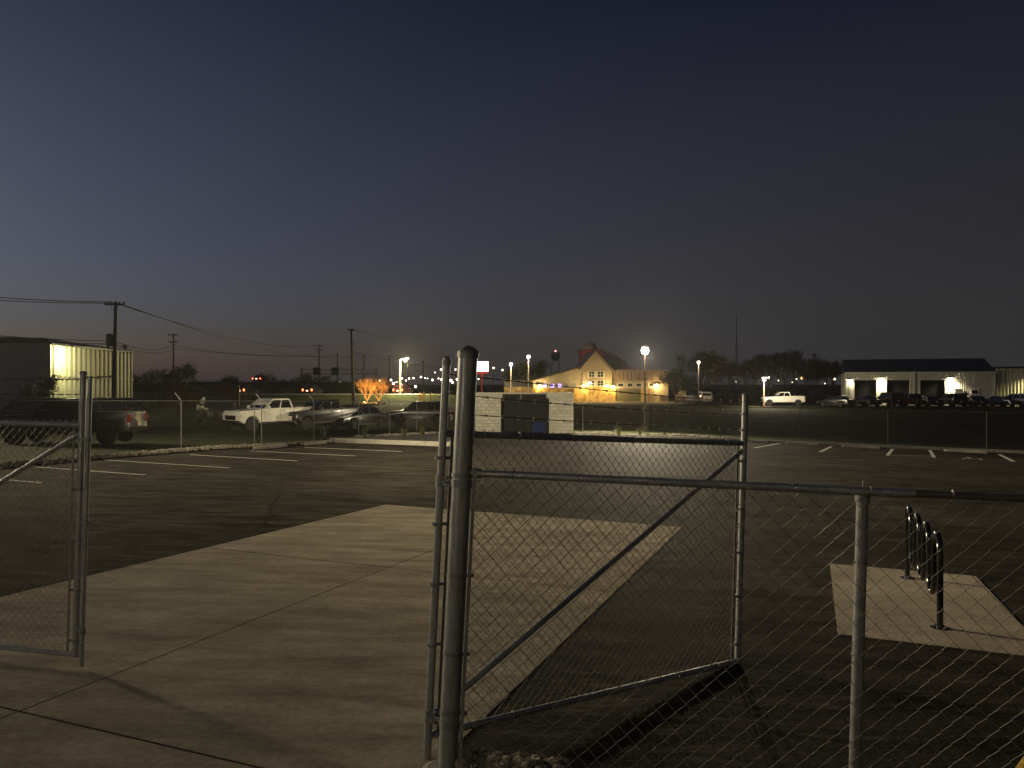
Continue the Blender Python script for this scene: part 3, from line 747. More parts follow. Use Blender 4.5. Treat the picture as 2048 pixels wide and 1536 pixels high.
tuft(1330, 873, .3, 'low dry tuft at the rocks by the lamp pole', 25, .2, 'leaf2')

# ================================================================== VEHICLES
KINDS = {
 'pickup': dict(L=5.45, W=1.98, r=.42, xs=(1.92, -1.78), low=.48, body=[(2.72, .62), (2.75, 1.02), (2.65, 1.20), (1.15, 1.30), (-.85, 1.30), (-2.66, 1.32), (-2.70, .62)],
    cab=dict(b=(-.86, 1.16, 1.29), t=(-.66, .42, 1.90)), div=(.10,), bed=(-2.60, -.95)),
 'suv': dict(L=4.8, W=1.92, r=.37, xs=(1.42, -1.40), low=.34, body=[(2.36, .45), (2.40, .78), (2.30, .98), (1.10, 1.08), (-2.30, 1.10), (-2.40, .5)],
    cab=dict(b=(-2.30, 1.12, 1.08), t=(-2.05, .30, 1.74)), div=(.05, -1.15), bed=None),
 'sedan': dict(L=4.7, W=1.82, r=.33, xs=(1.40, -1.36), low=.26, body=[(2.30, .38), (2.34, .62), (2.20, .76), (.95, .92), (-1.55, .98), (-2.25, .95), (-2.35, .45)],
    cab=dict(b=(-1.60, 1.00, .93), t=(-.85, .25, 1.44)), div=(-.25,), bed=None),
 'jeep': dict(L=4.3, W=1.9, r=.42, xs=(1.25, -1.35), low=.50, body=[(2.0, .65), (2.05, 1.0), (1.95, 1.16), (.85, 1.22), (-2.05, 1.22), (-2.12, .6)],
    cab=dict(b=(-2.03, .85, 1.20), t=(-1.98, .55, 1.88)), div=(-.1, -1.1), bed=None)}
wheel_cache = {}
def make_wheel(r, rim_m):
    key = (r, rim_m)
    if key in wheel_cache: return wheel_cache[key]
    mb = MB().lathe((0, -.12, 0), [(r * .62, 0), (r * .93, .0), (r, .035), (r, .205), (r * .93, .24), (r * .62, .24)], 22, Vector((0, 1, 0)))
    ty = mb.build('tyre', 'rubber', None, world=False, smooth=True)
    rm = MB(); rm.lathe((0, .085, 0), [(r * .63, -.17), (r * .66, .03), (r * .57, .03), (r * .55, -.10)], 20, Vector((0, 1, 0)))
    for k in range(5):
        a = k * math.pi / 2.5; d = Vector((math.cos(a), 0, math.sin(a))); s = Vector((-d.z, 0, d.x))
        rm.box(d * r * .34 + Vector((0, .085, 0)), (r * .48, .03, r * .15), axes=(d, Vector((0, 1, 0)), s))
    rm.lathe((0, .085, 0), [(r * .16, -.03), (r * .16, .022), (r * .1, .032)], 12, Vector((0, 1, 0)))
    ri = rm.build('rim', rim_m, None, world=False)
    dk = MB().lathe((0, .02, 0), [(r * .56, 0), (r * .56, .02)], 16, Vector((0, 1, 0))).build('brake_disc', 'rubber', None, world=False)
    wheel_cache[key] = (ty.data, ri.data, dk.data)
    for o_ in (ty, ri, dk): bpy.data.objects.remove(o_)
    return wheel_cache[key]
def vehicle(name, kind, label, cat, loc, heading, paint, group=None, rim='silver_paint', scale=1.0, lit=False, topper=False, ladder=False, wide=None):
    K = KINDS[kind]; W = K['W']; h = W / 2
    t = thing(name, label, cat, loc, heading, group); t.scale = (scale,) * 3
    # body with wheel arches
    top = K['body']; low = K['low']; r = K['r'] + .07
    poly = list(top)
    for x in (K['xs'][1], K['xs'][0]):
        poly.append((x - r, low))
        for k in range(1, 8):
            a = math.pi * (1 - k / 8); poly.append((x + r * math.cos(a), max(low, K['r'] + r * math.sin(a) * 1.0)))
        poly.append((x + r, low))
    me = bpy.data.meshes.new('body'); bm = bmesh.new()
    cen = [(0.0, 1.0)]
    loops = []
    for y, ins, in ((-h, .0), (-h, None), (h, None), (h, .0)): pass
    vs1 = [bm.verts.new((x, -h, z)) for x, z in poly]; f1 = bm.faces.new(vs1)
    ex = bmesh.ops.extrude_face_region(bm, geom=[f1])
    for v in ex['geom']:
        if isinstance(v, bmesh.types.BMVert): v.co.y = h
    for v in bm.verts:                                     # tumblehome and a rounded nose in plan
        if v.co.z > 1.0 * top[3][1] - .25: v.co.y *= .965
        if abs(v.co.x) > K['L'] * .46: v.co.y *= .93
    bmesh.ops.recalc_face_normals(bm, faces=bm.faces)
    cap = [e_ for f in bm.faces if len(f.verts) > 8 for e_ in f.edges]
    bmesh.ops.bevel(bm, geom=cap, offset=.045, segments=2, affect='EDGES', profile=.6)
    bm.to_mesh(me); bm.free(); me.materials.append(M[paint])
    for p in me.polygons: p.use_smooth = True
    try: me.set_sharp_from_angle(angle=R(32))
    except Exception: pass
    body = bpy.data.objects.new('body', me); col.objects.link(body); body.parent = t
    def part(mb, nm, m, par=t, sm=False): return mb.build(nm, m, par, world=False, smooth=sm)
    # cabin
    b0, b1, zb_ = K['cab']['b']; t0, t1, zt_ = K['cab']['t']; hb, ht = h * .95, h * .78
    mb = MB(); vs = []
    sec = [(b0, b1, zb_ - .02, hb), (b0 * .2 + t0 * .8, b1 * .2 + t1 * .8, zb_ * .12 + zt_ * .88, hb * .15 + ht * .85), (t0 + .06, t1 - .08, zt_, ht - .05)]
    for xa, xb, z, y in sec: vs += [(xa, -y, z), (xb, -y, z), (xb, y, z), (xa, y, z)]
    fs = [(0, 1, 2, 3), (8, 9, 10, 11)]
    for i in range(2):
        for k in range(4): fs.append((i * 4 + k, i * 4 + (k + 1) % 4, (i + 1) * 4 + (k + 1) % 4, (i + 1) * 4 + k))
    mb.add(vs, fs); cabin = part(mb, 'cabin', paint, sm=True)
    def cp(u, w, y):   # point on the side: u along the belt 0 rear..1 front, w up 0..1
        xa, xb = b0 + (t0 - b0) * w, b1 + (t1 - b1) * w
        return Vector((xa + (xb - xa) * u, y * (hb + (ht - hb) * w + .006), zb_ + (zt_ - zb_) * w))
    cuts = [0.04] + sorted((d - b0) / (b1 - b0) for d in K['div']) + [.97]
    for y in (-1, 1):
        for a, b in zip(cuts, cuts[1:]):
            q = [cp(a + .025, .08, y), cp(b - .02, .08, y), cp(min(b - .025, b), .84, y), cp(a + .03, .84, y)]
            mb = MB().add(q + [p - Vector((0, y * .02, 0)) for p in q], [(0, 1, 2, 3), (4, 7, 6, 5), (0, 4, 5, 1), (1, 5, 6, 2), (2, 6, 7, 3), (3, 7, 4, 0)])
            part(mb, 'side_window', 'glass', cabin)
        part(MB().box((cp(.93, .12, y).x, y * (h + .08), zb_ + .10), (.12, .20, .16)), 'wing_mirror', 'trim' if not paint.endswith('white') else paint)
    for (xa, xb, nm, s) in ((b1, t1, 'windscreen', 1), (b0, t0, 'rear_window', -1)):
        q = [Vector((xa + (xb - xa) * w + s * .012, y * (hb + (ht - hb) * w - .1), zb_ + (zt_ - zb_) * w)) for w, y in ((.1, -1), (.1, 1), (.84, 1), (.84, -1))]
        mb = MB().add(q + [p - Vector((s * .03, 0, 0)) for p in q], [(0, 1, 2, 3), (4, 7, 6, 5), (0, 4, 5, 1), (1, 5, 6, 2), (2, 6, 7, 3), (3, 7, 4, 0)])
        part(mb, nm, 'glass', cabin)
    xf, xr = top[1][0], top[-1][0]; zf = top[1][1]
    part(MB().box((xf - .02, 0, zf * .80), (.10, W * .58, .26 if kind != 'sedan' else .14)), 'grille', 'chrome' if kind == 'pickup' else 'trim')
    part(MB().box((xf - .01, 0, top[0][1] - .06), (.18, W * .92, .20)), 'front_bumper', 'chrome' if kind == 'pickup' else paint)
    part(MB().box((xr + .0, 0, top[-1][1] + .02), (.18, W * .92, .18)), 'rear_bumper', 'chrome' if kind == 'pickup' else paint)
    for y in (-1, 1):
        part(MB().box((xf - .09, y * W * .385, zf * .90), (.14, W * .17, .20 if kind != 'sedan' else .12)), 'headlight', 'headlight')
        part(MB().box((xr + .04, y * W * .425, top[-2][1] - .24), (.12, W * .10, .34 if kind != 'sedan' else .16)), 'taillight', 'taillight_on' if lit else 'taillight_off')
        for d in K['div'][:1]:
            part(MB().box((d - .22, y * (h + .004), zb_ - .13), (.16, .03, .035)), 'door_handle', 'trim')
        part(MB().box(((K['xs'][0] + K['xs'][1]) / 2, y * (h - .015), low + .03), (K['xs'][0] - K['xs'][1] - 2 * r - .06, .06, .09)), 'sill', 'trim')
        for d in (b1 - .02,) + tuple(K['div']) + (b0 + .05,):    # door seams as thin dark grooves proud by a hair
            if kind in ('pickup', 'suv') and d < b1: part(MB().box((d, y * (h - .001), (low + zb_) / 2 + .06), (.012, .010, zb_ - low - .22)), 'door_seam', 'trim')
    if lit: part(MB().box((xr - .035, 0, top[-1][1] + .22), (.02, .34, .15)), 'number_plate', 'plate_on')
    else: part(MB().box((xr - .035, 0, top[-1][1] + .22), (.02, .30, .15)), 'number_plate', 'white_trim')
    if K['bed']:
        x0, x1 = K['bed']; part(MB().box(((x0 + x1) / 2, 0, 1.315), (x1 - x0 - .1, W * .80, .03)), 'bed_floor', 'trim')
        for y in (-1, 1): part(MB().box(((x0 + x1) / 2, y * W * .44, 1.335), (x1 - x0, .10, .05)), 'bed_rail', paint)
    td, rd, kd_ = make_wheel(K['r'], rim)
    for x in K['xs']:
        for y in (-1, 1):
            w = bpy.data.objects.new('wheel', None); col.objects.link(w); w.parent = t
            w.location = (x, y * (h - .13), K['r']); w.rotation_euler = (0, rnd.uniform(0, 1), 0 if y > 0 else math.pi)
            for nm, d in (('tyre', td), ('rim', rd), ('brake_disc', kd_)):
                o = bpy.data.objects.new(nm, d); col.objects.link(o); o.parent = w
    return t
def on_g(px, Y, dz=0.0): x = mx(px, Y); return (x, Y, gz(x, Y) - .05 + dz)
pk = on_g(545, 48.0)
vehicle('pickup_truck', 'pickup', 'dusty white four-door pickup truck with chrome wheels behind the fence', 'pickup truck', pk, R(180 + 50), 'dust_white', rim='alloy', scale=1.03)
vehicle('pickup_truck', 'pickup', 'dark pickup truck with bright wheels parked broadside behind the rocks', 'pickup truck', on_g(146, 32.6), R(184), 'black_paint', rim='alloy')
vehicle('pickup_truck', 'pickup', 'charcoal pickup truck nose to nose with the white pickup', 'pickup truck', on_g(432, 53), R(-60), 'grey_paint', rim='alloy')
vehicle('pickup_truck', 'pickup', 'black pickup truck parked behind the tail of the white pickup', 'pickup truck', on_g(645, 50), R(180 + 52), 'black_paint', rim='grey_paint')
vehicle('parked_car', 'sedan', 'dark grey car with a pale bonnet beyond the planting bed fence', 'car', on_g(716, 52), R(180 + 60), 'grey_paint')
vehicle('parked_car', 'suv', 'black car below the ribbed warehouse wall', 'car', on_g(60, 47), R(170), 'black_paint')
vehicle('parked_car', 'suv', 'dark car parked between the warehouse corner and the long fence', 'car', on_g(215, 52), R(165), 'black_paint')
vehicle('parked_car', 'suv', 'black car parked beside the lamp-lit grass behind the planting bed', 'car', on_g(838, 57), R(184), 'black_paint')
# cars on the raised road
RZ = .30
vehicle('driving_car', 'suv', 'dark car with lit red tail lamps before the red-brown wall', 'car', (mx(493, 137), 137, RZ), R(80), 'black_paint', lit=True)
vehicle('driving_car', 'suv', 'dark car with lit red tail lamps on the road beside the power pole', 'car', (mx(625, 137), 137, RZ), R(82), 'black_paint', lit=True)
vehicle('driving_car', 'sedan', 'small car with lit tail lamps on the upper road at the treetops', 'car', (mx(521, 160), 160, 2.62), R(88), 'black_paint', lit=True)
vehicle('driving_car', 'suv', 'car with lit red tail lamps under the arm of the tall road lamp', 'car', (mx(806, 137), 137, RZ), R(75), 'maroon_paint', lit=True)
# row before the workshop
RY = 101
row = [(1566, 'pickup', 'white_paint', R(172), 'white pickup truck parked apart from the row of dark cars', 104),
       (1672, 'sedan', 'black_paint', R(120), 'black low car at the lit corner of the workshop', RY),
       (1730, 'sedan', 'grey_paint', R(100), 'charcoal car before the first workshop door', RY),
       (1778, 'jeep', 'black_paint', R(95), 'tall black boxy off-roader before the lit workshop pier', RY),
       (1812, 'suv', 'maroon_paint', R(92), 'dark maroon car between the tall off-roader and the downpipe', RY),
       (1856, 'sedan', 'black_paint', R(88), 'black car before the third workshop door', RY),
       (1905, 'suv', 'black_paint', R(84), 'black tall car under the second workshop lamp', RY),
       (1948, 'sedan', 'grey_paint', R(80), 'charcoal car in front of the white off-road car', RY - 1),
       (1962, 'suv', 'white_paint', R(176), 'white off-road car half hidden before the workshop window', 107.5),
       (1996, 'sedan', 'silver_paint', R(110), 'silver car nose out beside the cream building', RY - 1),
       (2034, 'suv', 'silver_paint', R(105), 'silver high car before the cream building', RY - 2)]
for px, kd, pt_, hd, lb, Y in row:
    vehicle('pickup_truck' if kd == 'pickup' else 'parked_car', kd, lb, 'pickup truck' if kd == 'pickup' else 'car', on_g(px, Y, .03), hd, pt_, 'vehicles parked before the workshop')
vehicle('parked_van', 'suv', 'black van with a lit pale box beside it past the gabled building', 'van', on_g(1374, 118, .05), R(95), 'black_paint', scale=1.15)
vehicle('parked_car', 'suv', 'pale car beside the black van past the gabled building', 'car', on_g(1402, 121, .05), R(100), 'white_paint')

# ================================================================== RAISED ROAD AND VERGE
def embankment():
    xs = [-140, -110, -80, -60, -45, -36, -30, -24, -18, -10, -4, 2]
    mb = MB(); prof_n = 8
    for x in xs:
        hi = 1 - smooth(-36, -22, x)                     # upper road sinks to the right
        lo = 1 - smooth(-8, 2, x)
        z1 = -.75 + 1.05 * lo; z2 = z1 + 2.3 * hi * lo
        for y, z in ((118, -.9), (129, z1), (131, z1), (146, z1), (155, z2), (166, z2), (180, z2 - .2), (200, -1.0)):
            mb.v.append((x, y + .6 * math.sin(x * .2), z - .01))
    for i in range(len(xs) - 1):
        for k in range(prof_n - 1): mb.f.append((i * prof_n + k, (i + 1) * prof_n + k, (i + 1) * prof_n + k + 1, i * prof_n + k + 1))
    return mb.build('embankment', 'grass', smooth=True, kind='structure')
embankment()
MB().add([(-140, 131.5, RZ + .02), (-9, 131.5, RZ + .02), (-9, 145, RZ + .02), (-140, 145, RZ + .02)], [(0, 1, 2, 3)]).build('road', 'asphalt', kind='structure')
MB().add([(-140, 156.5, 2.62), (-38, 156.5, 2.62), (-38, 165, 2.62), (-140, 165, 2.62)], [(0, 1, 2, 3)]).build('road', 'asphalt', kind='structure')
gr_ = thing('guardrail', 'pale steel guardrail along the raised road behind the uplit trees', 'guardrail', (-30, 130, .3))
MB().tube([(mx(430, 130), 130, .42), (mx(700, 130), 130, .42)], .13, 6).build('rail_beam', 'galv', gr_)
MB().tube([(mx(702, 130), 130, .40), (mx(905, 130), 130, .38)], .13, 6).build('rail_beam', 'galv', gr_)
for i in range(22):
    x = mx(432 + i * 22, 130.3); MB().box2((x - .06, 130.2, -.3), (x + .06, 130.35, .5)).build('rail_post', 'galv_dull', gr_)

# ================================================================== POLES AND WIRES
def power_pole(px, ptop, Y, base=None, arms=1, r=.16, m='dark_wood', label='', lean=0.0, transformer=False, conduit=False, arm_w=1.2):
    x = mx(px, Y); zb_ = gz(x, Y) - .2 if base is None else base; zt_ = mz(ptop, Y)
    t = thing('power_pole', label, 'power pole', (x, Y, zb_))
    xt = x + lean
    MB().tube([(x, Y, zb_), (xt, Y, zt_)], [r, r * .65], 10).build('shaft', m, t, smooth=True)
    for i in range(arms):
        z = zt_ - .25 - i * 1.1
        a = MB().box((xt, Y - .16, z), (arm_w * 2, .10, .13)).build('crossarm', m, t)
        for s in (-1, -.55, .55, 1):
            MB().lathe((xt + s * arm_w * .93, Y - .16, z + .06), [(.05, 0), (.06, .08), (.03, .18)], 8).build('insulator', 'trim', a)
        for s in (-1, 1): MB().tube([(xt + s * arm_w * .5, Y - .2, z), (xt, Y - .2, z - .6)], .02, 4).build('arm_brace', m, t)
    if transformer:
        MB().lathe((xt - r - .32, Y, zt_ - 3.6), [(.25, 0), (.28, .05), (.28, .9), (.2, .98), (.05, 1.02)], 14).build('transformer', 'galv_dull', t, smooth=True)
    if conduit:
        MB().tube([(x + r + .03, Y - .12, zb_ + .1), (xt + r * .8 + .02, Y - .12, zt_ - 2.6)], .07, 8).build('conduit', 'conduit', t, smooth=True)
    return t
power_pole(226, 603, 62, transformer=True, label='dark power pole with crossarm and transformer behind the ribbed warehouse', r=.17, lean=.22, arm_w=.8)
power_pole(347, 667, 120, label='slim dark power pole among the dark trees', arms=2, arm_w=.7, r=.15)
power_pole(707, 657, 110, label='brown wooden power pole with a pale conduit beside the uplit trees', r=.24, m='wood', conduit=True, lean=-.32, arms=1, arm_w=.5)
for px, py, Y, lb in ((638, 690, 230, 'far power pole with two crossarms above the roadside gantry'), (675, 707, 260, 'far thin power pole next to the roadside gantry'),
                      (728, 711, 260, 'far thin power pole above the uplit trees'), (779, 711, 260, 'far thin pole left of the tall road lamp'), (815, 714, 260, 'far thin pole right of the tall road lamp'), (846, 722, 280, 'far thin pole above the town lights')):
    power_pole(px, py, Y, label=lb, r=.22, arms=2 if px == 638 else 1, arm_w=1.4 if px == 638 else .5)
def wire(pts, Ys, r, label):
    P = [at(px, py, Y) for (px, py), Y in zip(pts, Ys)]; mb = MB(); q = []
    for a, b in zip(P, P[1:]):
        L_ = (b - a).length
        for i in range(13):
            t = i / 12; q.append(a.lerp(b, t) - Vector((0, 0, L_ * .012 * 4 * t * (1 - t))))
    q2 = [q[0]] + [b for a, b in zip(q, q[1:]) if (b - a).length > 1e-4]
    return tag(MB().tube(q2, r, 5).build('power_line', 'cable'), label, 'power line', 'overhead power lines')
wire([(-60, 590), (222, 604), (640, 688)], (54, 62, 230), .035, 'upper power line over the warehouse and the fields')
wire([(-60, 597), (236, 606), (675, 707)], (54, 62, 260), .03, 'lower power line beside the topmost line over the warehouse')
wire([(-40, 668), (228, 682), (347, 690), (638, 706)], (60, 62, 120, 230), .03, 'middle power line strung past the slim pole among the trees')
wire([(-40, 676), (228, 688), (347, 697), (702, 714)], (60, 62, 120, 110), .03, 'lowest power line reaching the brown wooden pole')
wire([(701, 659), (930, 702)], (110, 125), .03, 'pale line running from the brown pole toward the tall gate post')
wire([(703, 704), (960, 742)], (110, 150), .03, 'lower line running from the brown pole past the road lamp')
gn = thing('sign_gantry', 'faint overhead road gantry across the far highway', 'gantry', (mx(675, 250), 250, 0))
for z in (mz(739, 250), mz(748, 250)): MB().box2((mx(606, 250), 249.8, z - .12), (mx(752, 250), 250.2, z + .12)).build('gantry_beam', 'galv_dull', gn)
for i in range(12):
    x0, x1 = mx(608 + i * 12, 250), mx(620 + i * 12, 250); MB().tube([(x0, 250, mz(748 if i % 2 else 739, 250)), (x1, 250, mz(739 if i % 2 else 748, 250))], .08, 4).build('truss_bar', 'galv_dull', gn)
for px in (603, 752): MB().tube([(mx(px, 250), 250, -.8), (mx(px, 250), 250, mz(736, 250))], .3, 8).build('gantry_leg', 'galv_dull', gn)
for px in (628, 664): MB().box2((mx(px, 250), 249.2, mz(750, 250)), (mx(px + 14, 250), 249.5, mz(735, 250))).build('sign_panel', 'slate', gn)
mast = thing('radio_mast', 'thin tall radio mast above the dark trees', 'mast', (mx(1473, 420), 420, -.8))
MB().tube([(mx(1473, 420), 420, -.8), (mx(1473, 420), 420, mz(628, 420))], [.42, .22], 6).build('mast_shaft', 'galv_dull', mast)
for px in (1466, 1480): MB().tube([(mx(px, 420), 419, -.8), (mx(1473, 420), 420, mz(660, 420))], .05, 3).build('guy_wire', 'cable', mast)

# ================================================================== LAMPS
def lamp_post(px, phead, Y, label, arm=0.0, head=(.5, .35, .14), power=0, color=WARM, base=None, r=.09, m='lamp_w', aim_spot=160, group=None, size=.2, polem='pole', globe=.17, aim=None):
    x = mx(px, Y); zb_ = gz(x, Y) if base is None else base; zt_ = mz(phead, Y)
    t = thing('lamp_post', label, 'lamp post', (x, Y, zb_), group=group)
    MB().lathe((x, Y, zb_ - .1), [(r * 2.2, 0), (r * 2.2, .45), (r * 1.2, .5), (r, .55), (r * .8, zt_ - zb_ + .1)], 12).build('pole', polem, t, smooth=True)
    hx = x + arm
    if arm: MB().tube([(x, Y, zt_ - .05), (x + arm * .5, Y, zt_ + .08), (hx, Y, zt_ + .06)], r * .6, 8).build('lamp_arm', polem, t, smooth=True)
    hd = MB(); hd.prism([(hx - head[0] / 2, zt_ + .04), (hx + head[0] / 2, zt_ + .04), (hx + head[0] / 2 - .06, zt_ + .04 + head[2]), (hx - head[0] / 2 + .06, zt_ + .04 + head[2])], Y - head[1] / 2, Y + head[1] / 2)
    h_ = hd.build('lamp_head', 'galv_dull', t)
    MB().lathe((hx, Y, zt_ + .04), [(globe * .5, 0), (globe * .9, -globe * .35), (globe, -globe * .8), (globe * .85, -globe * 1.3), (globe * .45, -globe * 1.65)], 16).build('lens', m, h_, smooth=True)
    if power and aim: light('SPOT', (hx, Y - .9, zt_ - .12 - globe * 1.8), power, color, t, size, aim=aim, spot=165, blend=.5)
    elif power: light('POINT', (hx, Y - .9, zt_ - .12 - globe * 1.8), power, color, t, size)
    return t
# the bright lamp beyond the back fence, and its twin out of frame whose light throws the gate's shadow
lamp_post(1290, 697, 53.5, 'brightly lit lamp post rising behind the back fence', power=11500, polem='wood', aim=(4, 38, -1), r=.075, globe=.25, m=emit('glaring_lamp', (1.0, .88, .66), 400))
tl = (-63.0, 49.5); tb_ = gz(*tl)
tw = thing('lamp_mast', 'tall high-mast floodlight standing in the neighbouring yard left of the gates', 'lamp mast', (tl[0], tl[1], tb_))
MB().lathe((tl[0], tl[1], tb_ - .1), [(.45, 0), (.45, .6), (.28, .65), (.14, 16.6)], 14).build('pole', 'pole', tw, smooth=True)
hd_ = MB().prism([(tl[0] - .7, tb_ + 16.5), (tl[0] + .7, tb_ + 16.5), (tl[0] + .5, tb_ + 16.8), (tl[0] - .5, tb_ + 16.8)], tl[1] - .5, tl[1] + .5).build('lamp_head', 'galv_dull', tw)
MB().lathe((tl[0], tl[1], tb_ + 16.5), [(.5, 0), (.5, -.12), (.3, -.25)], 14).build('lens', 'lamp_w', hd_, smooth=True)
light('SPOT', (tl[0], tl[1], tb_ + 15.9), 470000, (1, .82, .50), tw, 5.0, aim=(6.3, 20.8, 7.1), spot=33, blend=1.0)
# the building at our back: its wall lamp throws the second, fainter shadow of the gate
bk = thing('rear_building', 'grey metal building with a wall lamp at the back of the fenced yard', 'building', (-3, -4.2, .1))
MB().box2((-17, -9.5, -.3), (9, -4.2, 5.2)).build('wall', 'rib_grey', bk)
MB().box2((-17.3, -9.8, 5.2), (9.3, -3.8, 5.4)).build('roof', 'dark_roof', bk)
dd_ = MB().box2((-1.2, -4.21, 0), (-.2, -4.15, 2.2)).build('door', 'slate', bk)
MB().tube([(-.35, -4.15, 1.05), (-.35, -4.08, 1.05), (-.47, -4.08, 1.05)], .012, 6).build('handle', 'galv', dd_)
bl = thing('wall_lamp', 'wall lamp on the grey building at the back of the yard', 'wall lamp', (-7.6, -4.2, 4.2))
MB().prism([(-7.85, 4.2), (-7.35, 4.2), (-7.45, 4.42), (-7.75, 4.42)], -3.8, -4.2).build('lamp_hood', 'galv_dull', bl)
MB().box2((-7.8, -4.18, 4.08), (-7.4, -3.86, 4.198)).build('lens', 'lamp_w', bl)
light('POINT', (-7.6, -3.5, 3.95), 235, (1, .84, .60), bl, .12)
fl = thing('flood_lamp', 'twin floodlight on the roof edge of the grey building at the back of the yard', 'floodlight', (-7.6, -4.0, 5.4))
MB().tube([(-7.6, -4.0, 5.4), (-7.6, -4.0, 6.1)], .05, 8).build('bracket', 'galv_dull', fl)
for x, ai, pw, sz in ((-7.9, (-15.0, 48.5, 1.0), 70000, 15), (-7.3, (1.5, 47.5, 1.2), 85000, 26)):
    h_ = MB().box((x, -3.95, 6.1), (.42, .25, .32)).build('lamp_housing', 'galv_dull', fl)
    MB().box((x, -3.81, 6.1), (.36, .02, .26)).build('lens', 'lamp_w', h_)
    light('SPOT', (x, -3.7, 6.1), pw, (1, .85, .58), fl, .15, aim=ai, spot=sz, blend=1.0)
lamp_post(800, 719, 131, 'tall road lamp with a short arm beside the uplit trees', arm=.9, head=(1.2, .5, .16), power=20000, color=(1, .84, .42), polem='wood', r=.2, m='lamp_y', globe=.25)
lamp_post(1022, 727, 128, 'lit lamp post rising behind the low wing of the gabled building', power=500, r=.11, globe=.27, m='lamp_far', head=(.7, .4, .12))
lamp_post(1057, 712, 118, 'lit lamp post standing before the slope of the gabled building roof', power=500, r=.10, globe=.27, m='lamp_far', head=(.7, .4, .12))
lamp_post(1397, 723, 140, 'lit lamp post in the dark tree crown past the gabled building', power=300, r=.11, globe=.27, m='lamp_far', head=(.7, .4, .12))
lamp_post(1528, 757, 98.5, 'lit lamp post over the white pickup parked apart', power=3800, polem='wood', r=.08, globe=.2, m='lamp_far', head=(.6, .4, .12))
def far_lamp(px, py, Y, d, m='lamp_far', label=None):
    x = mx(px, Y); z = mz(py, Y)
    t = thing('street_lamp', label or 'small glowing street lamp of the distant town', 'street lamp', (x, Y, -.8), group='distant town lights')
    MB().tube([(x, Y + .2, -.8), (x, Y + .2, z)], .05, 4).build('pole', 'cable', t)
    r = d * .78 / FPX * Y / 2
    MB().lathe((x, Y, z - r), [(r * .3, 0), (r * .85, r * .4), (r, r), (r * .85, r * 1.6), (r * .3, r * 2)], 10).build('globe', m, t, smooth=True)
L1 = 'small glowing street lamp of the distant town beside the road lamp'
for px, py, d in ((782, 760, 5), (787, 767, 6), (804, 757, 4), (812, 761, 3.5), (818, 757, 4), (827, 756, 4), (842, 754, 4.5), (850, 756, 2.5), (855, 757, 2.5), (865, 760, 5), (877, 757, 3), (883, 759, 5),
                  (870, 745, 2.5), (759, 761, 4), (767, 761, 4), (735, 760, 3), (793, 764, 3), (802, 770, 6), (799, 764, 3.5), (831, 773, 6), (902, 761, 6), (905, 765, 4.5), (914, 759, 5), (882, 739, 4), (911, 739, 4),
                  (957, 758, 3.5)):
    far_lamp(px, py, 300 if py < 768 else 180, d)
for px, py, d in ((478, 765, 3), (680, 764, 3.5), (987, 736, 4), (1005, 740, 4)):
    far_lamp(px, py, 210, d, label='lone small street lamp glowing low over the dark horizon')
for px, py, d, m in ((1490, 745, 2.5, 'lamp_far'), (1494, 745, 2.5, 'lamp_far'), (1537, 755, 5, 'lamp_far'), (1531, 761, 3, 'lamp_far'), (1594, 745, 4, 'lamp_far'), (1593, 758, 3, 'lamp_far'), (1585, 764, 3, 'lamp_far'),
                     (1604, 756, 6, 'lamp_faro'), (1667, 743, 7, 'lamp_faro'), (1669, 758, 6, 'lamp_far'), (1472, 763, 2.5, 'lamp_far'), (1557, 761, 2, 'lamp_far'), (1650, 767, 2, 'lamp_far')):
    far_lamp(px, py, 150, d, m, 'small lamp glowing through the dark bare trees' if m == 'lamp_far' else 'orange lamp glowing beside the bare trees and the workshop')

# pylon sign, overexposed white face
SY = 118
sg = thing('pylon_sign', 'glowing white roadside sign box on a red pole', 'sign', (mx(964, SY), SY, -.75))
MB().box2((mx(949, SY), SY, mz(744, SY)), (mx(978, SY), SY + .5, mz(722, SY))).build('sign_box', 'sign_red', sg)
MB().box2((mx(950, SY), SY - .03, mz(743, SY)), (mx(977, SY), SY + .005, mz(723, SY))).build('sign_face', 'sign', sg)
MB().box2((mx(951, SY), SY + .05, mz(748, SY)), (mx(976, SY), SY + .45, mz(744.3, SY))).build('sign_base', 'sign_red', sg)
MB().box2((mx(961.5, SY), SY + .1, -.8), (mx(965, SY), SY + .4, mz(748, SY))).build('sign_pole', 'sign_red', sg)
light('POINT', (mx(964, SY), SY - 1.2, mz(740, SY)), 60, (1, .55, .4), sg, .5)

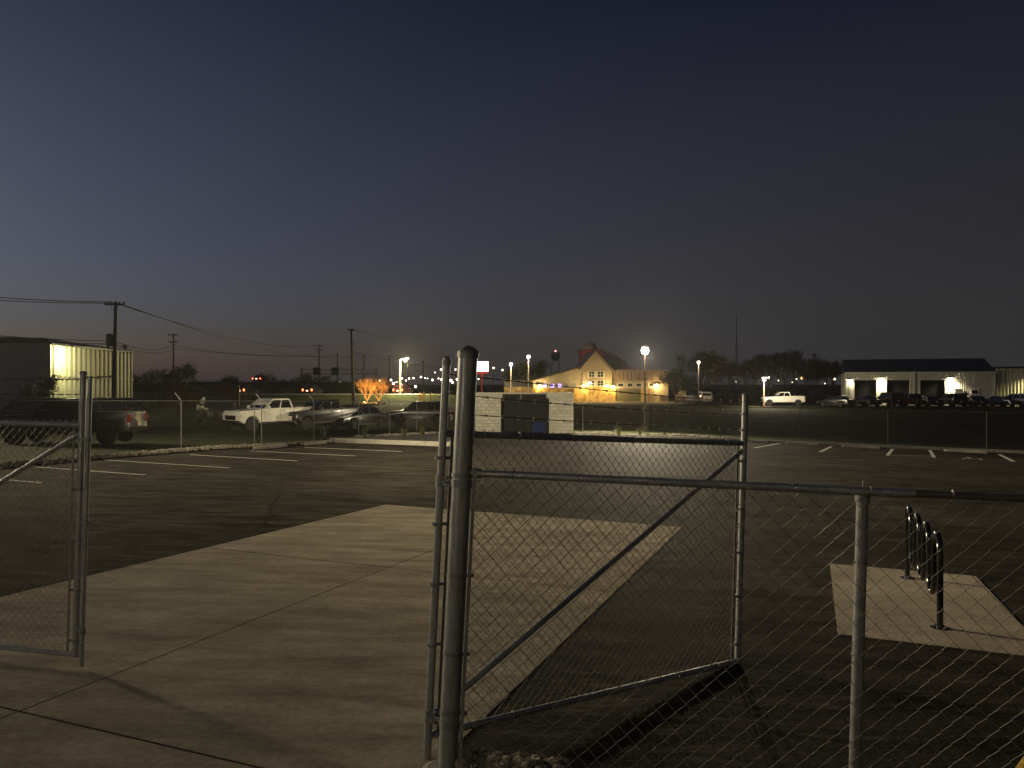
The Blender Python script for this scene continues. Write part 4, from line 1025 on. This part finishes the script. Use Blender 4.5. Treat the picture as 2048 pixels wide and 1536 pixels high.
# ================================================================== TREES
def limb(mb, p, d, L_, r, depth, tips, spread=.55, up=.15, n=5, droop=0):
    q = p + d * L_ ; mid = p.lerp(q, .5) + Vector((rnd.uniform(-1, 1), rnd.uniform(-1, 1), rnd.uniform(-.3, .5))) * L_ * .08
    mb.tube([p, mid, q], [r, r * .8, r * .6], n, caps=False)
    if depth == 0: tips.append(q); return
    k = rnd.choice((2, 3, 3))
    for _ in range(k):
        v = (d + Vector((rnd.uniform(-1, 1), rnd.uniform(-1, 1), rnd.uniform(-.6, .9))) * spread + Vector((0, 0, up))).normalized()
        limb(mb, q if rnd.random() < .7 else mid, v, L_ * rnd.uniform(.62, .85), r * .58, depth - 1, tips, spread, up, max(3, n - 1), droop)
def tree(px, ptop, Y, width, label, kind='leafy', m='leaf', leaves=2400, group=None, base=None, bark='bark'):
    x = mx(px, Y); zb_ = (gz(x, Y) - .1) if base is None else base; zt_ = mz(ptop, Y); H = zt_ - zb_; Wd = width / FPX * Y
    t = thing('tree', label, 'tree', (x, Y, zb_), group=group)
    mb = MB(); tips = []; p = Vector((0, 0, 0)); h0 = H * (.22 if kind == 'leafy' else .14); r = H * (.028 if kind == 'leafy' else .017)
    mb.tube([p, Vector((rnd.uniform(-.1, .1), 0, h0))], [r * 1.3, r], 8)
    tr = None
    for i in range(5 if kind == 'leafy' else 9):
        a = i * (1.257 if kind == 'leafy' else .698) + rnd.random(); limb(mb, Vector((0, 0, h0 * rnd.uniform(.75, 1))), Vector((math.cos(a) * .55 * Wd / H * 1.3, math.sin(a) * .55 * Wd / H, .8)).normalized(), H * .28, r * .6, 3 if kind == 'leafy' else 4, tips, .6 if kind == 'leafy' else .72, .2)
    # fit the limbs to the tree's real spread
    top = max(v[2] for v in mb.v); wx = max(abs(v[0]) for v in mb.v)
    sx, sz = (Wd / 2) / wx, (H * (.93 if kind == 'leafy' else 1)) / top
    mb.v = [(v[0] * (1 + (sx - 1) * min(1, v[2] / h0)), v[1] * (1 + (sx - 1) * min(1, v[2] / h0)), v[2] * sz) for v in mb.v]
    mb.build('trunk', bark, t, world=False)
    tips = [Vector((q.x * sx, q.y * sx, q.z * sz)) for q in tips]
    if kind == 'leafy':
        lf = MB(); s = H * .032
        cl = [q + Vector((rnd.gauss(0, .05), rnd.gauss(0, .05), rnd.gauss(0, .05))) * H for q in tips]
        for i in range(leaves):
            c = rnd.choice(cl) + Vector((rnd.gauss(0, .05), rnd.gauss(0, .05), rnd.gauss(0, .04))) * H
            a = Vector((rnd.gauss(0, 1), rnd.gauss(0, 1), rnd.gauss(0, 1))).normalized(); b = a.cross(Vector((rnd.gauss(0, 1), rnd.gauss(0, 1), rnd.gauss(0, 1)))).normalized()
            k = s * rnd.uniform(.5, 1.1); lf.add([c - a * k, c + b * k * .5, c + a * k, c - b * k * .5], [(0, 1, 2, 3)])
        lf.build('crown', m, t, world=False)
    elif kind == 'twiggy':
        lf = MB()
        for q in tips:
            for _ in range(5):
                d = Vector((rnd.gauss(0, .45), rnd.gauss(0, .45), rnd.uniform(.3, 1.1))).normalized() * H * rnd.uniform(.08, .16); lf.tube([q, q + d], [H * .0045, H * .0015], 3, caps=False)
        lf.build('crown', bark, t, world=False)
    return t
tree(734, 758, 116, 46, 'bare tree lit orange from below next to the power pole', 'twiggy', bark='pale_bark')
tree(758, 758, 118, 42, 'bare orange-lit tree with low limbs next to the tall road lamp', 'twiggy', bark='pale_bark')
def uplight(px, py, Y, w, aim_px, label):
    x = mx(px, Y); z = gz(x, Y); t = thing('ground_spotlight', label, 'spotlight', (x, Y, z))
    MB().lathe((x, Y, z), [(.05, 0), (.05, .12), (.14, .16), (.16, .34)], 10).build('housing', 'trim', t); MB().lathe((x, Y, z + .341), [(.13, 0), (.13, .01)], 10).build('lens', 'lamp_y', t)
    light('SPOT', (x, Y, z + .45), w, (1, .50, .13), t, .1, aim=(mx(aim_px, Y + 3), Y + 3.2, z + 2.6), spot=120)
uplight(729, 806, 111.5, 2300, 733, 'ground spotlight at the foot of the uplit tree by the power pole')
uplight(756, 806, 113.5, 2300, 759, 'ground spotlight at the foot of the uplit tree by the road lamp')
gv = MB()
for i in range(60):
    x, Y = rnd.uniform(mx(712, 114), mx(770, 114)), rnd.uniform(112, 115.5); rock_into(gv, (x, Y, gz(x, Y) + .02), rnd.uniform(.12, .34))
tag(gv.build('gravel', 'rock', kind='stuff'), 'lit landscaping rocks round the uplit bare trees', 'gravel', kind='stuff')
TL = 'leafy dark tree of the tree line beyond the red-brown wall'
ORD = ('first', 'second', 'third', 'fourth', 'fifth', 'sixth', 'seventh', 'eighth')
for k_, (px, py, Y, w) in enumerate(((285, 748, 150, 45), (318, 738, 150, 60), (340, 740, 155, 46), (366, 726, 150, 42), (398, 757, 170, 40), (430, 759, 170, 46), (459, 751, 175, 30), (482, 762, 175, 40))):
    tree(px, py, Y, w, ORD[k_] + ' leafy dark tree from the ribbed warehouse along the tree line', leaves=1500, group='dark tree line on the left')
for px, py, Y, w, lb in ((536, 748, 190, 44, 'dark leafy tree behind the car on the upper road'), (585, 752, 200, 50, 'dark leafy tree left of the gantry leg'), (612, 744, 200, 24, 'narrow dark tree at the gantry leg'), (640, 750, 200, 46, 'dark leafy tree under the gantry beam'), (690, 756, 200, 44, 'dark leafy tree just left of the brown power pole')):
    tree(px, py, Y, w, lb, leaves=1400, group='dark trees on the raised road')
tree(1035, 728, 150, 66, 'leafy tree behind the lit lamp post and low wing', leaves=2200)
tree(1068, 722, 155, 52, 'dark tree at the foot of the long roof slope', leaves=1800)
tree(1068, 748, 138, 34, 'small pale-lit tree at the lower end of the long roof slope', leaves=1200, m='leaf2')
tree(1130, 742, 175, 60, 'leafy tree seen over the long roof slope below the water tower', leaves=1500, m='leaf2')
tree(1352, 740, 122, 62, 'dark tree hugging the right end of the gabled building', leaves=2600)
tree(1402, 703, 150, 92, 'large dark green tree crown round the lit lamp post', leaves=3000, m='leaf2')
tree(1372, 752, 128, 60, 'low dark tree above the black van', leaves=1800)
for i, (px, py, w) in enumerate(((1452, 725, 60), (1500, 720, 60), (1536, 712, 60), (1580, 706, 72), (1624, 714, 66), (1660, 724, 46))):
    tree(px, py, 140, w, ('first', 'second', 'third', 'fourth', 'fifth', 'sixth')[i] + ' bare dark tree from the black van towards the workshop', 'twiggy', group='bare trees left of the workshop')
tree(1610, 770, 130, 120, 'wide low dark hedge-like tree before the bare trees', leaves=2400)
tree(1480, 772, 130, 110, 'broad low dark shrub tree right of the pale car', leaves=2200)
tree(70, 752, 66, 70, 'dark shrubby tree at the foot of the ribbed warehouse', leaves=1800)
tree(395, 770, 92, 60, 'dark green shrubby tree before the red-brown wall', leaves=1600, m='leaf2')

# ================================================================== RIBBED WAREHOUSE, LEFT
def ribbed(name, a, b, z0, zt0, zt1, m, parent, pitch=.9, depth=.09, rw=.34):
    """metal sheet with trapezoid ribs between plan points a and b (seen from outside); slanted top zt0..zt1"""
    a, b = Vector((a[0], a[1], 0)), Vector((b[0], b[1], 0)); L_ = (b - a).length; d = (b - a).normalized(); nrm = Vector((d.y, -d.x, 0))
    s = [0]; o = [0]; u = pitch * .3
    while u + rw < L_:
        for du, dd in ((0, 0), (rw * .25, depth), (rw * .75, depth), (rw, 0)): s.append(u + du); o.append(dd)
        u += pitch
    s.append(L_); o.append(0); mb = MB()
    for t, dd in zip(s, o):
        p = a + d * t + nrm * dd; zt = zt0 + (zt1 - zt0) * t / L_; mb.v += [(p.x, p.y, z0), (p.x, p.y, zt)]
    for i in range(len(s) - 1): mb.f.append((2 * i, 2 * i + 2, 2 * i + 3, 2 * i + 1))
    back = [(a - nrm * .15), (b - nrm * .15)]
    o_ = len(mb.v)
    mb.v += [(back[0].x, back[0].y, z0), (back[0].x, back[0].y, zt0), (back[1].x, back[1].y, z0), (back[1].x, back[1].y, zt1)]
    n = len(s); mb.f += [(o_, o_ + 1, o_ + 3, o_ + 2), (1, 2 * n - 1, o_ + 3, o_ + 1), (0, 1, o_ + 1, o_), (2 * n - 2, o_ + 2, o_ + 3, 2 * n - 1)]
    return mb.build(name, m, parent)
WA, WB = Vector((mx(101, 71), 71, 0)), Vector((mx(263, 90), 90, 0))
wz = -.6; zA, zB = mz(690, 71), mz(706, 90)
wh = thing('warehouse', 'cream ribbed metal warehouse with one lamp on its corner', 'building', (WA.x, WA.y, wz))
ribbed('ribbed_wall', WA, WB, wz, zA, zB, 'rib', wh, pitch=1.02, depth=.16, rw=.42)
wl_ = Vector((WA.x - 26, 66, 0))
ribbed('front_wall', wl_, WA, wz, zA + .15, zA + .15, 'rib_grey', wh, pitch=1.2, depth=.05)
ra = Vector((WA.x + .3, WA.y - .3, zA)); rb = Vector((WB.x + .25, WB.y + .4, zB))
MB().add([ra, rb, (rb.x - 30, rb.y + 2, zB + 1.6), (wl_.x, 66, zA + .9), (ra.x - .6, ra.y - .1, zA + .45)] + [Vector(p) + Vector((0, 0, .18)) for p in (ra, rb, (rb.x - 30, rb.y + 2, zB + 1.6), (wl_.x, 66, zA + .9), (ra.x - .6, ra.y - .1, zA + .45))],
         [(0, 1, 2, 3, 4), (9, 8, 7, 6, 5)] + [(i, i + 5, (i + 1) % 5 + 5, (i + 1) % 5) for i in range(5)]).build('roof', 'dark_roof', wh)
wdir = (WB - WA).normalized(); wn_ = Vector((wdir.y, -wdir.x, 0))
wm = WA.lerp(WB, .5)
MB().tube([WA + wn_ * .22 + Vector((0, 0, mz(751, 71))), WB + wn_ * .22 + Vector((0, 0, mz(751, 71) - .3))], .05, 6).build('wall_band', 'rib', wh)
lk = WA + wdir * 1.0 + wn_ * .45 + Vector((0, 0, zA - .75))
wlp = thing('wall_lamp', 'glaring flood lamp at the corner of the ribbed warehouse', 'wall lamp', lk)
MB().box(lk + Vector((0, 0, .12)), (.5, .35, .10)).build('lamp_hood', 'galv_dull', wlp); MB().box(lk, (.42, .28, .14)).build('lens', 'lamp_w', wlp)
light('POINT', lk + wn_ * 1.0 + Vector((0, 0, -.15)), 900, (1, .93, .50), wlp, .15)
for i, t in enumerate((.62, .86)):
    c = WA.lerp(WB, t); zz = zA + (zB - zA) * t + .18
    MB().lathe((c.x, c.y + .6, zz), [(.12, 0), (.12, .3), (.28, .35), (.28, .6), (.1, .7)], 10).build('roof_vent', 'dark_roof', wh)

# long red-brown boundary wall
SHY = 104
sh = thing('boundary_wall', 'long low red-brown metal wall before the tree line', 'wall', (mx(400, SHY), SHY, -.75))
x0_, x1_ = mx(300, SHY), mx(478, SHY); n_ = 8
for i in range(n_):
    a, b = x0_ + (x1_ - x0_) * i / n_, x0_ + (x1_ - x0_) * (i + 1) / n_
    ribbed('wall_panel', (a + .06, SHY), (b - .06, SHY), -.8, mz(771, SHY), mz(771, SHY), 'red_shed', sh, pitch=.5, depth=.04, rw=.2)
for i in range(n_ + 1):
    x = x0_ + (x1_ - x0_) * i / n_; MB().box2((x - .05, SHY - .06, -.8), (x + .05, SHY + .16, mz(770.2, SHY))).build('wall_post', 'red_shed', sh)

# ================================================================== GABLED BUILDING
BY = 128.0; GZ = -.75
def X(p): return mx(p, BY)
def Z(p): return mz(p, BY)
bd = thing('gabled_building', 'tan gabled building with honey stone base and glowing wall lamps', 'building', (X(1170), BY, GZ))
def P_(pts): return [(X(a), Z(b) if b < 803 else GZ) for a, b in pts]
MB().prism(P_([(1164, 803), (1223, 803), (1223, 742), (1190, 704), (1164, 733)]), BY - .6, BY + 14).build('gable_wall', 'tan', bd)
MB().prism(P_([(1066, 803), (1164, 803), (1164, 734), (1066, 761)]), BY, BY + 12).build('wing_wall', 'cream', bd)
MB().prism(P_([(1008, 803), (1072, 803), (1072, 762), (1008, 763)]), BY + 1.2, BY + 10).build('low_wing_wall', 'tan', bd)
MB().box2((X(1223), BY + .1, GZ), (X(1337), BY + 14, Z(742))).build('flat_wing_wall', 'tan', bd)
def slab_roof(name, a, b, y0, y1, th, m='dark_roof'):
    (xa, za), (xb, zb2) = (X(a[0]), Z(a[1])), (X(b[0]), Z(b[1]))
    return MB().prism([(xa, za), (xb, zb2), (xb, zb2 + th), (xa, za + th)], y0, y1).build(name, m, bd)
r_ = slab_roof('gable_roof', (1157, 741), (1190, 704), BY - 1.3, BY + 14.3, .28)
slab_roof('gable_roof', (1190.05, 704), (1229, 746), BY - 1.3, BY + 14.3, .28)
slab_roof('wing_roof', (1061, 763), (1164, 734), BY - .8, BY + 12.2, .26)
slab_roof('low_roof', (1002, 763), (1071, 761.5), BY + .6, BY + 10.2, .22)
for a, b in (((1157, 742), (1190, 705)), ((1190, 705), (1229, 747)), ((1061, 764), (1164, 735))):      # pale fascia boards
    MB().tube([(X(a[0]), BY - (1.36 if a[0] != 1061 else .86), Z(a[1]) + .1), (X(b[0]), BY - (1.36 if a[0] != 1061 else .86), Z(b[1]) + .1)], .10, 4).build('fascia', 'seam', bd)
MB().box2((X(1008), BY + .9, GZ), (X(1066) - .02, BY + 1.25, Z(775))).build('stone_base', 'stone', bd)
MB().box2((X(1066), BY - .35, GZ), (X(1146), BY + .02, Z(776))).build('stone_base', 'stone', bd)
arch = [(X(1146) + .005, GZ), (X(1221), GZ)] + [(X(1221) + (X(1146) - X(1221)) * i / 10, Z(776) + .30 * math.sin(math.pi * i / 10)) for i in range(11)]
arch[-1] = (X(1146) + .005, arch[-1][1])
MB().prism(arch, BY - 1.3, BY - .58).build('stone_base', 'stone', bd)
ribbed('metal_band', (X(1227), BY - .15), (X(1338), BY - .15), Z(760), Z(741), Z(741), 'seam', bd, pitch=.62, depth=.07, rw=.2)
MB().box2((X(1226), BY - .25, Z(741)), (X(1339), BY + 14.2, Z(739.5))).build('coping', 'seam', bd)
MB().box2((X(1227), BY - .22, Z(762)), (X(1338), BY - .05, Z(760.3))).build('trim_board', 'seam', bd)
def window(x0, x1, y0, y1, Y, glass, cols=1, rows=1, fr='white_trim', fw=.10):
    w = MB()
    for a, b in (((x0, y0), (x1, y0 + .9)), ((x0, y1 - .9), (x1, y1))): w.box2((X(a[0]) - fw * .5, Y - .10, Z(a[1])), (X(b[0]) + fw * .5, Y + .02, Z(b[1])))
    for p in (x0, x1): w.box2((X(p) - fw * .6, Y - .104, Z(y1)), (X(p) + fw * .6, Y + .018, Z(y0)))
    f = w.build('window', fr, bd)
    MB().box2((X(x0), Y - .04, Z(y1 - .4)), (X(x1), Y + .01, Z(y0 + .4))).build('pane', glass, f)
    for i in range(1, cols): MB().box2((X(x0 + (x1 - x0) * i / cols) - .03, Y - .07, Z(y1 - .5)), (X(x0 + (x1 - x0) * i / cols) + .03, Y - .041, Z(y0 + .5))).build('muntin', fr, f)
    for i in range(1, rows): MB().box2((X(x0) + .02, Y - .075, Z(y0 + (y1 - y0) * i / rows) - .03), (X(x1) - .02, Y - .043, Z(y0 + (y1 - y0) * i / rows) + .03)).build('muntin', fr, f)
for x0, x1 in ((1176, 1189), (1193, 1207)):
    for y0, y1 in ((742.5, 755), (760.5, 772.5)): window(x0, x1, y0, y1, BY - .6, 'teal_glass', 2, 2, fw=.16)
for (x0, x1), g in zip(((1086.5, 1093.5), (1101, 1108.5), (1116, 1123), (1130.5, 1136), (1145, 1151.5)), ('win_purple', 'win_purple', 'win_purple', 'win_dim', 'win_dim')):
    window(x0, x1, 767, 775.5, BY, g, 3, 3, fr='seam', fw=.04)
for x0, x1 in ((1235, 1248), (1254, 1266), (1271.5, 1284), (1297.5, 1308)): window(x0, x1, 766.5, 773.5, BY + .1, 'teal_glass', 1, 1, fw=.18)
gb = MB().box2((X(1010), BY + 1.12, Z(773)), (X(1063), BY + 1.19, Z(765.5))).build('glazed_band', 'teal_glass', bd)
for i in range(8): MB().box2((X(1011 + i * 7.2) - .05, BY + 1.08, Z(773)), (X(1011 + i * 7.2) + .05, BY + 1.118, Z(765.5))).build('mullion', 'seam', gb)
rd = MB().box2((X(1231), BY - .02, GZ + .05), (X(1281), BY + .08, Z(779.5))).build('roller_door', 'olive', bd)
mb = MB()
for i in range(24): mb.box2((X(1231.3 + i * 2.08), BY - .05, GZ + .06), (X(1232.4 + i * 2.08), BY - .021, Z(779.8)))
mb.build('door_rib', 'olive', rd)
for x0, x1, yt in ((1221.5, 1230, 776), (1281.5, 1288, 776)): MB().box2((X(x0), BY - .5, GZ), (X(x1), BY + .085, Z(yt))).build('column', 'ochre', bd)
MB().box2((X(1222), BY - .55, Z(776)), (X(1289), BY + .07, Z(774.5))).build('canopy', 'white_trim', bd)
dr_ = MB().box2((X(1297), BY + .03, GZ + .02), (X(1309), BY + .12, Z(776.5))).build('door', 'seam', bd)
MB().box2((X(1306.5), BY - .03, GZ + 1.05), (X(1307.3), BY + .03, GZ + 1.2)).build('handle', 'galv', dr_)
MB().box2((X(1319), BY - .6, GZ), (X(1335), BY + .1, GZ + 1.0)).build('bench_box', 'seam', bd)
for px in (1316, ): MB().tube([(X(px), BY - 1, GZ), (X(px), BY - 1, GZ + 1.4)], .06, 6).build('downpipe', 'galv_dull', bd)
for px in (1318, 1326): MB().box2((X(px), BY + 4, Z(739.4)), (X(px + 3), BY + 5, Z(736))).build('roof_unit', 'galv_dull', bd)
def wall_lamp(px, py, Y, w, label, color=AMBER, m='lamp_y', s=.22, out=.75, loc=None, mark='tan'):
    x, z = (mx(px, Y), mz(py, Y))
    t = thing('wall_lamp', label, 'wall lamp', (x, Y, z), group=None)
    MB().box2((x - .12, Y - .12, z - .1), (x + .12, Y, z + .22)).build('bracket', 'galv_dull', t)
    MB().prism([(x - s, z + .12), (x + s, z + .12), (x + s * .6, z + .28), (x - s * .6, z + .28)], Y - .5, Y - .10).build('lamp_hood', 'galv_dull', t)
    MB().lathe((x, Y - .3, z - .1), [(s * .4, 0), (s * .8, .06), (s * .85, .16), (s * .6, .219)], 10).build('lens', m, t, smooth=True)
    light('POINT', (x, Y - out, z - .05), w, color, t, .1)
BW = 210
wall_lamp(1080, 772, BY - .02, BW * 1.2, 'glowing amber wall lamp left of the violet lit windows', s=.34, out=.9)
wall_lamp(1167, 772, BY - .62, BW * 1.5, 'glowing amber wall lamp on the left of the stone gable base', s=.36, out=1.75)
wall_lamp(1213, 772, BY - .62, BW * 1.5, 'glowing amber wall lamp on the right of the stone gable base', s=.36, out=1.75)
wall_lamp(1226, 774, BY - .52, BW * 1.1, 'glowing amber lamp on the ochre column beside the roller door', s=.28)
wall_lamp(1313, 771, BY + .08, BW * 1.6, 'glowing amber wall lamp over the bench box at the flat wing end', s=.34)
wall_lamp(1179, 766, BY - .62, 20, 'small white wall lamp in the gable window corner', color=WARM, m='lamp_w', s=.2)
MB().add([(X(1140), 110, GZ + .02), (mx(1365, 110), 110, GZ + .02), (mx(1440, 128), 130, GZ + .02), (X(1140), 128.2, GZ + .02)], [(0, 1, 2, 3)]).build('forecourt', 'concrete', kind='structure')
MB().add([(mx(760, 121), 121, GZ + .02), (mx(955, 121), 121, GZ + .02), (mx(955, 126), 126, GZ + .02), (mx(760, 126), 126, GZ + .02)], [(0, 1, 2, 3)]).build('footpath', 'concrete', kind='structure')
# small posts and sign legs at the far end of the lit grass
for i, (px, h_) in enumerate(((840, 1.6), (844, 1.4), (848, 1.7), (861, 1.6))):
    x = mx(px, 121); o = MB().lathe((x, 121, GZ), [(.10, 0), (.10, h_), (.05, h_ + .06)], 8).build('bollard', 'ochre'); tag(o, ORD[i] + ' short timber bollard from the tall road lamp', 'bollard', 'bollards on the lit grass edge')

# barn behind
NY = 152
bn = thing('barn', 'dark red barn tower with a domed top behind the gabled building', 'building', (mx(1182, NY), NY, GZ))
MB().box2((mx(1164, NY), NY, GZ), (mx(1206, NY), NY + 8, mz(700, NY))).build('tower_wall', 'barn_red', bn)
MB().box2((mx(1160, NY), NY - .3, mz(700, NY)), (mx(1208, NY), NY + 8.3, mz(698, NY))).build('tower_eave', 'dark_roof', bn)
rr = (mx(1198, NY) - mx(1170, NY)) / 2
MB().lathe((mx(1184, NY), NY + 3, mz(698, NY)), [(rr, 0), (rr, .35), (rr * .92, .75), (rr * .7, 1.1), (rr * .4, 1.32), (rr * .1, 1.4)], 18).build('dome', 'dome', bn, smooth=True)
MB().prism([(mx(1206, NY), GZ), (mx(1290, NY), GZ), (mx(1290, NY), mz(740, NY)), (mx(1262, NY), mz(736, NY)), (mx(1238, NY), mz(712, NY)), (mx(1206, NY), mz(701, NY))], NY + .5, NY + 12).build('barn_wall', 'barn_red', bn)
ribbed('barn_roof', (mx(1206, NY), NY + .2), (mx(1252, NY), NY + .2), mz(745, NY), mz(701, NY), mz(722, NY), 'dark_roof', bn, pitch=.7, depth=.06, rw=.2)
# water tower
TY = 420
wt = thing('water_tower', 'far water tower with a red beacon above the roof slope', 'water tower', (mx(1111, TY), TY, -.8))
MB().lathe((mx(1111, TY), TY, mz(722, TY)), [(.6, 0), (2.2, 1.2), (2.6, 2.4), (2.5, 4.2), (1.5, 4.9), (.2, 5.2)], 16).build('tank', 'galv_dull', wt, smooth=True)
for s in (-1, 1): 
    for s2 in (-1, 1): MB().tube([(mx(1111, TY) + s * 2.6, TY + s2 * 2.4, -.8), (mx(1111, TY) + s * 1.8, TY + s2 * 1.6, mz(716, TY))], .18, 5).build('leg', 'galv_dull', wt)
MB().lathe((mx(1111, TY), TY, mz(705, TY)), [(.2, 0), (.5, .4), (.5, .9), (.15, 1.2)], 10).build('beacon', 'lamp_red', wt)

# ================================================================== WORKSHOP ROW, RIGHT
QY = 110.0
def XQ(p): return mx(p, QY)
def ZQ(p): return mz(p, QY)
ws = thing('workshop', 'long grey metal workshop with dark roller doors and two lit piers', 'building', (XQ(1690), QY, GZ))
def pier(p0, p1, top=746): ribbed('wall_panel', (XQ(p0), QY), (XQ(p1), QY), GZ, ZQ(top), ZQ(top), 'rib_grey', ws, pitch=.30, depth=.05, rw=.13)
for a, b in ((1692, 1709), (1757, 1776), (1825, 1844), (1895, 1990)): pier(a, b)
for a, b in ((1709, 1757), (1776, 1825), (1844, 1895)):
    ribbed('wall_panel', (XQ(a), QY), (XQ(b), QY), ZQ(760), ZQ(746), ZQ(746), 'rib_grey', ws, pitch=.30, depth=.05, rw=.13)
    d_ = MB().box2((XQ(a) + .02, QY + .5, GZ), (XQ(b) - .02, QY + .6, ZQ(760))).build('roller_door', 'slate', ws)
    for i in range(12): 
        z = GZ + .1 + i * (ZQ(760) - GZ) / 12; MB().box2((XQ(a) + .04, QY + .47, z), (XQ(b) - .04, QY + .499, z + .16)).build('door_slat', 'slate', d_)
    for p in (a, b): MB().box2((XQ(p) - .07, QY - .12, GZ), (XQ(p) + .07, QY + .45, ZQ(760.5))).build('door_jamb', 'white_trim', ws)
    MB().box2((XQ(a) - .07, QY - .13, ZQ(760.4)), (XQ(b) + .07, QY + .44, ZQ(759))).build('door_head', 'white_trim', ws)
MB().prism([(QY, GZ), (QY + 16, GZ), (QY + 16, ZQ(746)), (QY + 8, ZQ(719)), (QY, ZQ(746))], XQ(1690), XQ(1691.5), ax='x').build('gable_wall', 'rib_grey', ws)
MB().add([(XQ(1689), QY - .6, ZQ(746.5)), (XQ(1993), QY - .6, ZQ(746.5)), (XQ(1993), QY + 8, ZQ(716)), (XQ(1689), QY + 8, ZQ(716)), (XQ(1689), QY + 16.6, ZQ(746.5)), (XQ(1993), QY + 16.6, ZQ(746.5))]
         + [], [(0, 1, 2, 3), (3, 2, 5, 4), (0, 3, 4), (1, 5, 2)]).build('roof', 'dark_roof', ws)
MB().box2((XQ(1689), QY - .72, ZQ(747)), (XQ(1993), QY - .58, ZQ(744.6))).build('gutter', 'white_trim', ws)
for p in (1694, 1699, 1833, 1989): MB().box2((XQ(p) - .06, QY - .3, GZ), (XQ(p) + .06, QY - .16, ZQ(747.2))).build('downpipe', 'white_trim', ws)
f = MB().box2((XQ(1943), QY - .14, ZQ(788)), (XQ(1959), QY - .06, ZQ(777.5))).build('window', 'white_trim', ws)
MB().box2((XQ(1945.5), QY - .17, ZQ(786)), (XQ(1956.5), QY - .139, ZQ(779.5))).build('pane', 'glass', f)
MB().box2((XQ(1912.5), QY - .5, ZQ(793)), (XQ(1928), QY - .12, ZQ(777))).build('electric_cabinet', 'white_trim', ws)
TURN = math.atan2(V.y, V.x); ws.rotation_euler = (0, 0, TURN); ws.scale = (18.5 / (XQ(1990) - XQ(1690)), 1, 1)
def wlamp(px, py, w, lb, color=(1, .87, .58), dy=0.0):
    t_ = (XQ(px) - XQ(1690)) * 18.5 / (XQ(1990) - XQ(1690)); z = ZQ(py)
    p = Vector((XQ(1690), QY, z)) + V * t_ + Vector((-V.y, V.x, 0)) * dy
    x, Y = p.x, p.y; t = thing('wall_lamp', lb, 'wall lamp', p, TURN)
    MB().prism([(-.3, 0), (.3, 0), (.2, .22), (-.2, .22)], -.5, -.1).build('lamp_hood', 'galv_dull', t, world=False)
    MB().box2((-.24, -.44, -.10), (.24, -.16, -.002)).build('lens', 'lamp_w', t, world=False)
    l_ = light('SPOT', p, w, color, t, .12, spot=150, blend=.9)
    l_.location = (0, -.46, -.18); l_.rotation_euler = Vector((0, .5, -3)).to_track_quat('-Z', 'Y').to_euler()
wlamp(1766, 757, 1700, 'hooded lamp glowing on the workshop pier between the first doors')
wlamp(1904, 757, 1700, 'hooded lamp glowing on the workshop pier beside the wide wall')
wlamp(1700, 760, 200, 'hooded lamp at the lit left corner of the workshop')
sp = Vector((XQ(1690), QY, GZ)) + V * 18.7 + U * .6
ws2 = thing('store_building', 'cream metal building adjoining the workshop and lit by its lamp', 'building', sp, TURN)
zt2 = mz(737, sp.y)
ribbed('wall_panel', (0, 0), (16, 0), 0, zt2 - GZ, zt2 - GZ, 'rib', ws2, pitch=.4, depth=.04, rw=.15).data.transform(Matrix.Translation(sp))
MB().box2((-.1, -.6, zt2 - GZ), (16.2, 12, zt2 - GZ + .22)).build('roof', 'dark_roof', ws2, world=False)
MB().box2((4.0, -.25, 0), (4.16, -.08, zt2 - GZ - .02)).build('downpipe', 'dark_roof', ws2, world=False)
wlamp(2072, 748, 5200, 'hooded lamp on the cream building wall', color=(1, .88, .5), dy=.6)
MB().add([(mx(1440, 98), 98, GZ + .02), (mx(2260, 98), 98, GZ + .02), (mx(2260, 110), 110.0, GZ + .02), (mx(1440, 110), 110.0, GZ + .02)], [(0, 1, 2, 3)]).build('yard', 'asphalt', kind='structure')

# ================================================================== EVENING HAZE
hz_m = bpy.data.materials.new('evening_haze'); hz_m.use_nodes = True
hn = hz_m.node_tree.nodes; hn.clear(); ho = hn.new("ShaderNodeOutputMaterial"); hv = hn.new("ShaderNodeVolumePrincipled")
hv.inputs['Color'].default_value = (.85, .86, .9, 1); hv.inputs['Density'].default_value = .0002; hv.inputs['Anisotropy'].default_value = .55
hz_m.node_tree.links.new(hv.outputs[0], ho.inputs['Volume'])
M['haze'] = hz_m
hb_ = MB().box2((-700, -320, -3), (700, 800, 45)).build('haze', 'haze', kind='stuff')
tag(hb_, 'thin evening haze over the fields and the lot', 'haze', kind='stuff')
